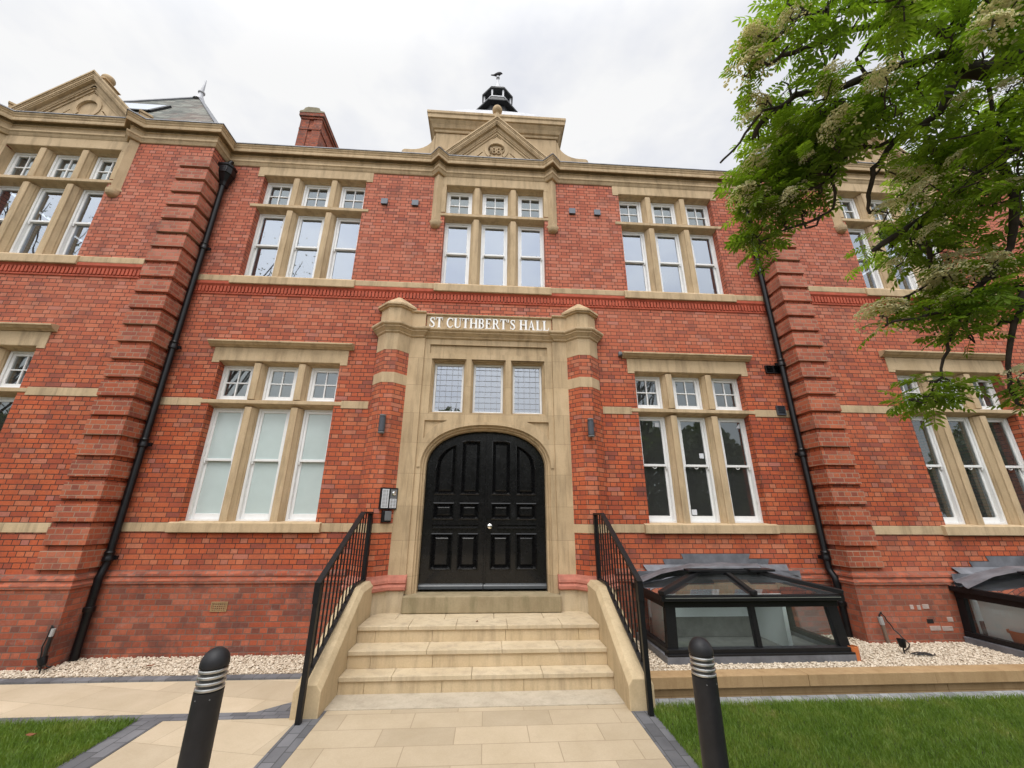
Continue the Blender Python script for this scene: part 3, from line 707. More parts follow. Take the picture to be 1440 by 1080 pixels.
# buttresses: half octagons of brick with stone bands
BX, BF, BH, BCH, BS = 1.555, -.21, .095, .17, .04
def octa(c, g=0):
    h = BH + g * .414; t_ = BH + BCH + g
    return [(c - t_, .06), (c - t_, BF + BCH - g * .586 + 0), (c - h, BF - g), (c + h, BF - g), (c + t_, BF + BCH - g * .586), (c + t_, .06)]
for s in (-1, 1):
    c = XC + s * BX
    bt = MB().prism(octa(c), 'z', .9, 4.205).build('porch_buttress', 'brick', hall)
    for z0, z1 in ((3.655, 3.825), (1.485, 1.602), (4.205, 4.56)): MB().prism(octa(c, .004), 'z', z0, z1).build('stone_band', 'stone', bt, bevel=.003)
    mb = MB().prism(octa(c, .03), 'z', .42, .755); mb.build('stone_base', 'palestone', bt, bevel=.005)
    op = [(p[0], p[1]) for p in octa(c)]
    mb = MB().sweep(op, [(-.05, .757), (.075, .757), (.088, .77), (.088, .805), (.065, .82), (.05, .835), (.062, .85), (.055, .88), (.03, .905), (.015, .94), (-.05, .945)])
    mb.build('moulded_base', 'rosemould', bt)
    mb = MB().prism(octa(c, -.004), 'z', 4.60, 4.985); mb.build('cap_block', 'stone', bt, bevel=.004)
    q = octa(c, .055); r_ = octa(c, .0)
    mb = MB().prism(q, 'z', 5.0, 5.035); mb.prism(octa(c, .03), 'z', 4.975, 5.0)
    mb.add([(x, y, 5.035) for x, y in q] + [(c, .03, 5.30)], [(i, i + 1, 6) for i in range(5)] + [(5, 0, 6)])
    mb.build('pyramid_cap', 'stone', bt)
# base mouldings of the pilaster strips beside the door
for s in (-1, 1):
    a, b = sorted((XC + s * 1.06, XC + s * 1.36))
    MB().box(a, b, -.10, .0, .45, .755).build('stone_base', 'palestone', hall, bevel=.006)
    mb = MB().prism([(.0, .757), (-.12, .757), (-.135, .77), (-.135, .805), (-.11, .82), (-.095, .835), (-.11, .85), (-.10, .88), (-.075, .905), (-.053, .94), (0, .945)], 'x', a - (.02 if s > 0 else 0), b + (.02 if s < 0 else 0))
    mb.build('moulded_base', 'rosemould', hall)
# porch cornice and parapet following buttress, strip and panel
op = octa(XC - BX); x1 = XC - 1.10
pp = op[:4] + [(XC - BX + BH + (.0 - BF) - .05, -.05), (x1, -.05), (x1, -.02)]
pp = pp + [(2 * XC - x, y) for x, y in pp[::-1]]
MB().sweep(pp, [(-.09, 4.50), (.012, 4.50), (.03, 4.515), (.03, 4.53), (.05, 4.55), (.075, 4.575), (.085, 4.58), (.085, 4.60), (.11, 4.615), (.118, 4.63), (.118, 4.655), (.06, 4.675), (.055, 4.685), (.02, 4.70), (-.09, 4.70)]).build('porch_cornice', 'stone', hall)
mb = MB().box(XC - 1.06, XC + 1.06, -.02, .04, 4.66, 4.93); mb.prism([(.04, 4.93), (-.035, 4.93), (-.05, 4.94), (-.05, 4.957), (.04, 4.985)], 'x', XC - 1.07, XC + 1.07)
for s in (-1, 1):
    a, b = sorted((XC + s * 1.075, XC + s * 1.36)); mb.box(a, b, -.05, .02, 4.66, 4.95); mb.prism([(.02, 4.95), (-.065, 4.95), (-.085, 4.965), (-.085, 4.985), (.02, 5.02)], 'x', a - .012, b)
mb.build('porch_parapet', 'stone', hall, bevel=.003)
MB().box(XC - 1.055, XC + 1.055, -.19, .27, .50, .70).build('threshold', 'sill', hall, bevel=.012)

# ---- double door
DY = .16
def half_arch(s, inset, top, zb):
    """outline of one leaf, from the meeting line out to the jamb"""
    ar = arch(.915 - inset, 2.985 - inset)
    half = [p for p in ar if (p[0] - XC) * s > .0]
    if s < 0: half = half
    else: half = half[::-1]
    zt = max(p[1] for p in ar)
    pts = [(XC + s * .004, zb)] + [(half[0][0], zb)] + half[1:] + [(XC + s * .004, zt)]
    return pts
ellz = lambda x, ins: 2.40 + (2.985 - ins - 2.40) * max(0, 1 - abs(x / (.915 - ins)) ** 2.25) ** (1 / 2.25)
for s in (-1, 1):
    pans = []
    def rect(a, b, z0, z1): return [(a, z0), (b, z0), (b, z1), (a, z1)]
    for a, b, tall in ((.10, .375, 1), (.475, .765, 0)):
        topz = lambda x: min(2.83, ellz(x, .13))
        if tall: pt = [(a, 2.02), (b, 2.02)] + [(b - (b - a) * k / 4, topz(b - (b - a) * k / 4)) for k in range(5)]
        else: pt = [(a, 2.02), (b, 2.02)] + [(b - (b - a) * k / 10, ellz(b - (b - a) * k / 10, .15)) for k in range(11)]
        pans += [pt, rect(a, b, 1.665, 1.885), rect(a, b, .985, 1.455)]
    pans.append(rect(.10, .765, 1.53, 1.60) if s < 0 else rect(.20, .765, 1.53, 1.60))
    loops = [[(XC + s * x, z) for x, z in p] for p in pans]
    mb = MB().plate(half_arch(s, .006, 0, .735), [l_ if s > 0 else l_[::-1] for l_ in loops], DY, DY + .06)
    leaf = mb.build('entrance_door', 'black', hall, bevel=.004)
    MB().plate(half_arch(s, .008, 0, .74), [], DY + .055, DY + .075).build('door_backing', 'black', leaf)
    for p in loops[:-1]:
        cx_ = sum(q[0] for q in p) / len(p); cz_ = sum(q[1] for q in p) / len(p)
        xs = [q[0] for q in p]; zs = [q[1] for q in p]; W_, H_ = max(xs) - min(xs), max(zs) - min(zs); mx_, mz_ = (max(xs) + min(xs)) / 2, (max(zs) + min(zs)) / 2
        ins = lambda d: [(mx_ + (x - mx_) * (1 - 2 * d / W_), mz_ + (z - mz_) * (1 - 2 * d / H_)) for x, z in p]
        m2 = MB(); A, B_, C_, D_ = ins(0.001), ins(.022), ins(.030), ins(.062); n = len(p)
        vs = [(x, DY - .010, z) for x, z in ins(-.010)] + [(x, DY - .014, z) for x, z in A] + [(x, DY + .022, z) for x, z in B_] + [(x, DY + .036, z) for x, z in C_] + [(x, DY + .018, z) for x, z in D_]
        m2.add([(x, DY + .002, z) for x, z in ins(-.014)] + vs, [(j * n + i, j * n + (i + 1) % n, (j + 1) * n + (i + 1) % n, (j + 1) * n + i) for j in range(5) for i in range(n)] + [tuple(range(5 * n, 6 * n))])
        m2.build('door_panel', 'black', leaf)
    xs = [q[0] for q in loops[-1]]
    m2 = MB().prism([(DY - .002, 1.60), (DY - .022, 1.595), (DY - .022, 1.585), (DY + .02, 1.56), (DY - .028, 1.545), (DY - .028, 1.53), (DY - .002, 1.525)], 'x', min(xs), max(xs)); m2.build('rail_moulding', 'black', leaf)
    a, b = sorted((XC + s * .006, XC + s * .905))
    MB().prism([(DY - .001, .80), (DY - .02, .785), (DY - .03, .77), (DY - .035, .735), (DY + .02, .735)], 'x', a, b).build('weather_bar', mat_plain('worn_black_paint', (.05, .055, .06), .3) if s < 0 else bpy.data.materials['worn_black_paint'], leaf)
    if s > 0:
        MB().box(XC - .004, XC + .03, DY - .012, DY - .001, .80, 2.95).build('meeting_stile', 'black', leaf, bevel=.004)
        k = MB().lathe([(.034, 0), (.034, .008), (.018, .012), (.016, .03), (.03, .036), (.037, .05), (.034, .066), (.015, .076)], (0, 0, 0), 20)
        k.v = [(XC + .075 + x, DY - .003 - z, 1.565 + y) for x, y, z in k.v]; k.build('door_knob', 'chrome', leaf, smooth='auto')
# ================================================================== raised lettering on the porch parapet
def letters():
    G = {}
    r = lambda a, b, c, d: ('p', [(a, b), (c, b), (c, d), (a, d)])
    sf = .05
    def stem(x, w, serif=.09): return [r(x, 0, x + w, 1), r(x - serif, 0, x + w + serif, sf), r(x - serif, 1 - sf, x + w + serif, 1)]
    def arc(cx, cz, rx, rz, a0, a1, w0, w1, n=14):
        P = []
        for i in range(n + 1):
            t = i / n; a = R(a0 + (a1 - a0) * t); P.append((cx + rx * math.cos(a), cz + rz * math.sin(a), w0 + (w1 - w0) * math.sin(math.pi * t)))
        return ('s', P)
    G['T'] = (.86, [r(.32, 0, .545, 1), r(.24, 0, .62, sf), r(.02, .93, .84, 1), r(.02, .74, .07, 1), r(.79, .74, .84, 1)])
    G['H'] = (1.02, stem(.11, .225) + stem(.73, .225) + [r(.29, .47, .73, .54)])
    G['L'] = (.82, stem(.11, .225) + [r(.20, 0, .78, .07), r(.73, 0, .78, .30)])
    G['E'] = (.84, stem(.11, .225) + [r(.20, 0, .78, .07), r(.73, 0, .78, .27), r(.20, .93, .74, 1), r(.69, .76, .74, 1), r(.29, .47, .55, .54), r(.52, .38, .56, .63)])
    G['U'] = (.98, [r(.10, .25, .32, 1), r(.02, 1 - sf, .38, 1), r(.74, .28, .82, 1), r(.64, 1 - sf, .94, 1), ('s', [(.20, .28, .18), (.21, .16, .17), (.28, .07, .14), (.40, .03, .10), (.55, .04, .09), (.68, .10, .085), (.76, .19, .08), (.78, .29, .08)])])
    G['C'] = (.90, [('s', [(.80, .76, .05), (.74, .88, .07), (.62, .95, .08), (.48, .96, .10), (.33, .91, .14), (.21, .78, .17), (.16, .62, .18), (.14, .48, .18), (.17, .33, .18), (.23, .19, .16), (.35, .08, .12), (.50, .035, .09), (.64, .05, .07), (.76, .14, .06), (.82, .26, .05)]), r(.78, .70, .83, 1)])
    G['S'] = (.74, [('s', [(.60, .74, .04), (.57, .87, .06), (.47, .95, .07), (.33, .96, .09), (.21, .91, .13), (.15, .80, .16), (.17, .69, .17), (.28, .59, .18), (.43, .50, .18), (.56, .39, .18), (.60, .26, .17), (.55, .13, .14), (.44, .06, .10), (.30, .04, .08), (.17, .09, .06), (.09, .20, .05), (.08, .29, .04)]), r(.58, .70, .63, 1), r(.05, 0, .10, .32)])
    bowl = lambda cz, rz, rx: arc(.42, cz, rx, rz, 90, -90, .07, .16)
    G['B'] = (.86, stem(.11, .225) + [r(.22, .93, .44, 1), r(.22, 0, .46, .07), r(.22, .48, .44, .55), bowl(.74, .225, .22), bowl(.275, .24, .27)])
    G['R'] = (.95, stem(.11, .225) + [r(.22, .93, .44, 1), r(.22, .46, .44, .53), bowl(.73, .235, .24), ('p', [(.42, .48), (.60, .48), (.86, .05), (.86, 0), (.72, 0)]), r(.70, 0, .94, sf)])
    G['A'] = (1.0, [('p', [(.46, 1), (.54, 1), (.86, 0), (.62, 0)]), ('p', [(.46, 1), (.52, .92), (.20, 0), (.13, 0)]), r(.26, .29, .68, .36), r(.04, 0, .31, sf), r(.57, 0, .96, sf)])
    G["'"] = (.30, [('p', [(.09, 1), (.22, 1), (.21, .86), (.13, .68), (.09, .68)])])
    G[' '] = (.36, [])
    return G
G = letters(); TXT = "ST CUTHBERT'S HALL"
tot = sum(G[c][0] for c in TXT) + .04 * (len(TXT) - 1)
X0, W_, ZB, CH, YF = XC - 1.015, 2.03, 4.705, .185, -.021
sx = W_ / tot
sg = empty('wall_sign', (XC, YF, ZB), "white raised serif capitals reading ST CUTHBERT'S HALL along the stone porch parapet", 'sign')
x = X0; 
for c in TXT:
    w_, prim = G[c]; mb = MB(); k = 0
    for kind, pts in prim:
        yf = YF - .020 - .0012 * k; k += 1
        if kind == 'p': mb.prism([(x + a * sx, ZB + b * CH) for a, b in pts], 'y', yf, YF)
        else:
            n = len(pts); Lq, Rq = [], []
            for i, (a, b, ww) in enumerate(pts):
                p0, p1 = pts[max(0, i - 1)], pts[min(n - 1, i + 1)]
                d = Vector((p1[0] - p0[0], p1[1] - p0[1])).normalized(); nn_ = Vector((-d.y, d.x)) * ww / 2
                Lq.append((x + (a + nn_.x) * sx, ZB + (b + nn_.y) * CH)); Rq.append((x + (a - nn_.x) * sx, ZB + (b - nn_.y) * CH))
            for i in range(n - 1): pass
            vs = [(p[0], yf, p[1]) for p in Lq] + [(p[0], yf, p[1]) for p in Rq] + [(p[0], YF, p[1]) for p in Lq] + [(p[0], YF, p[1]) for p in Rq]
            fs = []
            for i in range(n - 1): fs += [(i, i + 1, n + i + 1, n + i), (i, 2 * n + i, 2 * n + i + 1, i + 1), (n + i, n + i + 1, 3 * n + i + 1, 3 * n + i)]
            fs += [(0, n, 3 * n, 2 * n), (n - 1, 3 * n - 1, 4 * n - 1, 2 * n - 1)]
            mb.add(vs, fs)
    if prim: mb.build('letter', 'white', sg)
    x += (w_ + .04) * sx

# ================================================================== steps
SX0, SX1 = -1.457, 1.369
st = empty('front_steps', (XC, -1.2, 0), 'flight of three buff stone steps between sloping cheek walls below the black door', 'steps')
rs, ys_ = [.165, .331, .496], [-1.22, -1.015, -.74]
ends = [-1.015, -.74, -.20]
cuts = [[-.93, -.12, .62], [-.62, .20, .83], [-.88, -.33, .27, .92]]
rcut = [[-1.2, -.42, .42, 1.13], [-1.21, -.55, .42, 1.12], [-1.25, -.6, .25, 1.12]]
for i in range(3):
    t0 = MB(); xs = [SX0] + [c + .07 * (i - 1) * 0 for c in cuts[i]] + [SX1]
    for a, b in zip(xs[:-1], xs[1:]):
        if i < 2: t0.box(a + .0015, b - .0015, ys_[i] - .018, ends[i] + .01, rs[i] - .045, rs[i])
        else:
            m = ys_[i] + .30; t0.box(a + .0015, b - .0015, ys_[i] - .018, m - .0015, rs[i] - .045, rs[i])
    if i == 2:
        for a, b in zip([SX0, -1.1, -.5, .12, .75], [-1.1, -.5, .12, .75, SX1]): t0.box(a + .0015, b - .0015, ys_[i] + .3015, -.02, rs[i] - .045, rs[i])
    t0.build('tread', 'palestone', st, bevel=.006)
    t1 = MB(); xs = [SX0] + rcut[i] + [SX1]
    for a, b in zip(xs[:-1], xs[1:]): t1.box(a + .0015, b - .0015, ys_[i], ys_[i] + .2, rs[i] - .166, rs[i] - .0455)
    t1.build('riser', 'riser', st, bevel=.003)
MB().box(SX0, SX1, -.9, -.05, -.1, .32).build('core', 'riser', st)
for s, xi in ((-1, SX0), (1, SX1)):
    xo = xi + s * .245; b_ = .045
    a0, a1 = min(xi, xo), max(xi, xo)
    prof = lambda z: [(a0, z - .055), (a0 + b_, z), (a1 - b_, z), (a1, z - .055)]
    secs = [(-1.69, .255), (-.66, .885), (-.24, .90)]
    vs = []
    for y, z in secs: vs += [(a0, y, -.05), (a0, y, z - .055), (a0 + b_, y, z), (a1 - b_, y, z), (a1, y, z - .055), (a1, y, -.05)]
    MB().add(vs, [(i * 6 + k, i * 6 + (k + 1) % 6, (i + 1) * 6 + (k + 1) % 6, (i + 1) * 6 + k) for i in range(2) for k in range(6)] + [(0, 1, 2, 3, 4, 5), (17, 16, 15, 14, 13, 12)]).build('cheek_wall', 'cheek', st, bevel=.006)
MB().box(SX0, SX1, -1.545, -1.22, -.05, .012).build('foot_slab', 'greyslab', st)

# ================================================================== handrails
def handrail(x, s, label):
    t = empty('handrail', (x, -1.77, 0), label, 'handrail', 'railings beside the front steps')
    fb, ft, mk, mb_ = (-1.775, 0), (-1.80, 1.10), (-.62, 1.745), (-.27, 1.745)
    MB().beam((x, fb[0], 0), (x, -1.765, .95), .045, .045, (0, 1, 0)).build('post', 'blackmetal', t)
    m = MB().beam((x, -1.768, .93), (x, -1.768, 1.10), .055, .06, (0, 1, 0)); m.build('post_head', 'blackmetal', t)
    MB().beam((x, -.27, .86), (x, -.27, 1.735), .05, .055, (0, 1, 0)).build('post', 'blackmetal', t)
    m = MB().beam((x, -1.795, 1.095), (x, -.62, 1.745), .055, .028); m.beam((x, -.622, 1.7435), (x, -.24, 1.7435), .055, .026); m.build('top_rail', 'blackmetal', t)
    lo = lambda y: .335 + (y + 1.74) * (.915 - .335) / (1.74 - .60) if y < -.60 else .915
    m = MB().beam((x, -1.75, lo(-1.75)), (x, -.60, .915), .04, .02); m.beam((x, -.602, .9145), (x, -.29, .9145), .04, .019); m.build('bottom_rail', 'blackmetal', t)
    hi = lambda y: 1.095 + (y + 1.795) * .65 / 1.175 if y < -.62 else 1.74
    for k in range(13):
        y = -1.765 + .107 * (k + 1)
        MB().beam((x, y, lo(y)), (x, y, hi(y)), .014, .014, (0, 1, 0)).build('baluster', 'blackmetal', t)
    MB().box(x - .022, x + .022, -.27, -.2, 1.60, 1.63).build('wall_fixing', 'blackmetal', t)
handrail(-1.585, -1, 'black metal handrail with upright bars on the left cheek wall, nearer the keypad')
handrail(1.53, 1, 'black metal handrail with upright bars on the right cheek wall, nearer the glazed lantern')

# ================================================================== bollards
def bollard(x, y, label):
    t = empty('bollard', (x, y, 0), label, 'bollard', 'lighting bollards at the foot of the path'); r = .073
    MB().lathe([(r, -.02), (r, .02), (r, .775)], (x, y, 0), 40).build('body', 'bollard', t, smooth='auto')
    pr = []
    MB().lathe([(r * .80, .77), (r * .80, .90)], (x, y, 0), 32).build('lamp_core', mat_plain('grey_diffuser', (.06, .06, .058), .4) if 'grey_diffuser' not in bpy.data.materials else bpy.data.materials['grey_diffuser'], t, smooth='auto')
    for k in range(4):
        z = .782 + k * .029
        MB().lathe([(r * .76, z + .004), (r * .99, z), (r * 1.0, z + .004), (r * 1.0, z + .009), (r * .97, z + .013), (r * .76, z + .016)], (x, y, 0), 40).build('louvre_ring', 'alu', t, smooth='auto')
    prof = [(r * 1.0, .892), (r * 1.01, .90)] + [(max(.003, r * 1.01 * math.cos(a)), .902 + .082 * math.sin(a)) for a in [k * math.pi / 2 / 12 for k in range(13)]]
    MB().lathe(prof, (x, y, 0), 40).build('dome', 'bollard', t, smooth='auto')
    for a in (-1.9, -.9): MB().ball((x + r * math.cos(a), y + r * math.sin(a), .745), .0035, 5).build('screw', 'keygrey', t)
bollard(-1.56, -3.24, 'black domed bollard with steel rings, on the charcoal edging left of the path')
bollard(1.385, -3.17, 'black domed bollard with steel rings, beside the lawn right of the path')

# ================================================================== downpipes
def downpipe(x, label, shoe):
    t = empty('downpipe', (x, -.09, 0), label, 'downpipe', 'cast iron downpipes in the corners of the wings'); y = -.095
    ps_ = [(x, y, 7.45), (x, y, 1.10), (x, y - .03, 1.0), (x, y - .045, .94), (x, y - .048, .9), (x, y - .048, .03)] if not shoe else [(x, y, 7.45), (x, y, 1.02), (x + .0, y - .02, .97), (x + .0, y - .075, .90), (x, y - .085, .85), (x, y - .085, .05)]
    MB().tube(ps_, .044, 14).build('pipe', 'pipe', t, smooth='auto')
    for z in (6.0, 4.15, 2.62, 1.12):
        m = MB().lathe([(.052, z), (.06, z + .01), (.06, z + .05), (.054, z + .06), (.054, z + .10), (.06, z + .11), (.05, z + .13)], (x, y, 0), 16); m.box(x - .085, x + .085, y + .02, y + .05, z + .02, z + .07); m.build('collar', 'pipe', t, smooth='auto')
    m = MB().lathe([(.056, .55), (.062, .56), (.062, .60), (.05, .61)], (x, y - (.085 if shoe else .048), 0), 16); m.build('collar', 'pipe', t, smooth='auto')
    h = MB()
    def sec(w, d, z): return [(x - w, y + .06, z), (x - w, y - d * .4, z), (x - w * .6, y - d, z), (x + w * .6, y - d, z), (x + w, y - d * .4, z), (x + w, y + .06, z)]
    S_ = [sec(.05, .05, 7.38), sec(.055, .055, 7.45), sec(.06, .06, 7.47), sec(.11, .11, 7.60), sec(.125, .125, 7.62), sec(.125, .125, 7.75), sec(.14, .14, 7.77), sec(.14, .14, 7.80), sec(.12, .12, 7.80)]
    vs = [p for q in S_ for p in q]; h.add(vs, [(i * 6 + k, i * 6 + (k + 1) % 6, (i + 1) * 6 + (k + 1) % 6, (i + 1) * 6 + k) for i in range(len(S_) - 1) for k in range(6)] + [tuple(range(6)), tuple(range(len(vs) - 1, len(vs) - 7, -1))])
    for k in range(5): h.box(x - .09 + k * .04, x - .07 + k * .04, y - .132, y - .12, 7.65, 7.72)
    h.build('hopper_head', 'pipe', t)
    MB().tube([(x, y, 7.80), (x, y, 7.92), (x, y + .04, 7.99)], .04, 12).build('outlet_pipe', 'pipe', t, smooth='auto')
downpipe(-4.955, 'black cast iron downpipe with hopper head, beside the frosted windows in the left wing corner', 0)
downpipe(4.965, 'black cast iron downpipe partly behind rowan leaves, beside the right glazed lantern', 1)

# ================================================================== small wall fittings
for s, lab in ((-1, 'grey up and down wall light on the brick buttress above the keypad'), (1, 'grey up and down wall light on the brick buttress right of the door')):
    x = XC + s * BX + (.01 if s < 0 else .02); y = BF - .055
    t = empty('wall_light', (x, BF, 2.86), lab, 'wall light', 'wall lights on the porch buttresses')
    MB().lathe([(.040, 2.875), (.046, 2.88), (.046, 3.09), (.040, 3.095)], (x, y, 0), 20).build('body', 'vent', t, smooth='auto')
    for z in (2.845, 3.10): MB().lathe([(.043, z), (.048, z + .006), (.048, z + .022), (.043, z + .027)], (x, y, 0), 20).build('lens_ring', 'keygrey', t, smooth='auto')
    MB().box(x - .025, x + .025, BF - .03, BF - .001, 2.93, 3.03).build('bracket', 'vent', t)
# intercom on the inner chamfer of the left buttress
c = XC - BX; p0 = Vector((c + BH + BCH * .46, BF + BCH * .46, 0)); tx = Vector((1, 1, 0)).normalized(); nx = Vector((1, -1, 0)).normalized()
ic = empty('door_intercom', (p0.x, p0.y, 1.80), 'black framed intercom with white name panels and keypad reader on the left buttress', 'intercom')
def onface(mb): mb.v = [tuple(p0 + tx * u + nx * d + Vector((0, 0, z))) for u, d, z in mb.v]; return mb
onface(MB().box(-.135, .135, .0, .035, 1.79, 2.085)).build('frame', 'blackmetal', ic, bevel=.004)
onface(MB().box(-.118, -.012, .035, .039, 1.81, 2.065)).build('name_panel', 'keypaper', ic)
m = MB()
for k in range(13):
    z = 1.825 + k * .018; m.box(-.110, -.062, .039, .0405, z, z + .006); m.box(-.052, -.030, .039, .0405, z, z + .008)
onface(m).build('name_strip', 'keygrey', ic)
onface(MB().box(.014, .118, .035, .039, 1.81, 1.935)).build('button_panel', 'keypaper', ic)
m = MB()
for k in range(6):
    for q in (.024, .072): m.box(q, q + .034, .039, .0405, 1.82 + k * .019, 1.828 + k * .019)
onface(m).build('name_strip', 'keygrey', ic)
onface(MB().box(.014, .118, .035, .039, 1.938, 2.065)).build('camera_panel', 'keygrey', ic)
m = MB().lathe([(.034, 0), (.034, .004), (.022, .006), (.020, .003), (.012, .008), (.004, .01)], (0, 0, 0), 20); m.v = [(.066 + a, .039 + z, 2.008 + b) for a, b, z in m.v]; onface(m).build('speaker', 'chrome', ic, smooth='auto')
onface(MB().box(-.082, .062, .0, .04, 1.615, 1.775)).build('reader_backing', 'blackmetal', ic, bevel=.01)
onface(MB().box(-.052, .050, .04, .06, 1.64, 1.765)).build('card_reader', 'keygrey', ic, bevel=.01)
# vents
def vent(x, z, w_, h_, y, label, n=1, group='small vents high on the brick wall', slats=4):
    t = empty('wall_vent', (x, y, z), label, 'vent', group)
    for k in range(n):
        a = x + (k - (n - 1) / 2) * w_
        MB().ring(a - w_ / 2 + .002, a + w_ / 2 - .002, z - h_ / 2, z + h_ / 2, y - .03, y, .012).build('frame', 'vent' if n == 1 else 'blackmetal', t)
        m = MB()
        for i in range(slats):
            zz = z - h_ / 2 + .014 + (h_ - .028) * i / slats; m.add([(a - w_ / 2 + .014, y - .028, zz), (a + w_ / 2 - .014, y - .028, zz), (a + w_ / 2 - .014, y - .006, zz + .018), (a - w_ / 2 + .014, y - .006, zz + .018)], [(0, 1, 2, 3)])
        m.add([(a - w_ / 2 + .01, y - .004, z - h_ / 2 + .01), (a + w_ / 2 - .01, y - .004, z - h_ / 2 + .01), (a + w_ / 2 - .01, y - .004, z + h_ / 2 - .01), (a - w_ / 2 + .01, y - .004, z + h_ / 2 - .01)], [(0, 1, 2, 3)])
        m.build('slat', 'vent' if n == 1 else 'blackmetal', t)
        if y == 0 and n == 1: MB().box(a - w_ / 2 - .004, a + w_ / 2 + .004, y - .042, y - .0305, z - h_ / 2 - .004, z + h_ / 2 + .004).build('cover_plate', 'ventcover', t, bevel=.004)
    return t
vent(-2.06, 7.29, .115, .115, 0, 'small blue grey square vent high on the brick, nearest the top left window')
vent(-1.49, 7.29, .115, .115, 0, 'small blue grey square vent just left of the middle window colonnette')
vent(1.50, 7.285, .115, .115, 0, 'small blue grey square vent just right of the middle window colonnette')
vent(1.99, 7.28, .115, .115, 0, 'small blue grey square vent high on the brick, nearest the top right window')
vent(4.86, 4.12, .14, .14, 0, 'black double grille vent beside the right downpipe', 2, 'black vents by the right downpipe')
vent(4.83, 3.39, .15, .16, -.011, 'black single vent set in the stone band beside the right downpipe', 1, 'black vents by the right downpipe')
t = empty('air_brick', (-3.44, -.06, .53), 'buff pierced terracotta air brick low in the wall under the frosted windows', 'air brick')
MB().ring(-3.545, -3.34, .52, .635, -.066, -.02, .012).build('frame', 'airbrick', t)
m = MB(); 
for i in range(7): m.box(-3.532 + i * .0265 + .002, -3.532 + i * .0265 + .012, -.062, -.03, .532, .623)
for i in range(4): m.box(-3.532, -3.353, -.0615, -.031, .540 + i * .023, .548 + i * .023)
m.box(-3.532, -3.353, -.04, -.03, .532, .623)
m.build('grille', 'airbrick', t)
t = empty('security_sensor', (2.21, -.03, 4.33), 'tiny grey sensor on the brick beside the right hood moulding', 'sensor')
MB().box(2.16, 2.22, -.05, -.0, 4.28, 4.36).build('body', 'keygrey', t, bevel=.008); MB().lathe([(.022, 0), (.02, .02), (.012, .03)], (2.19, -.05, 4.29), 12).build('lens', 'vent', t)

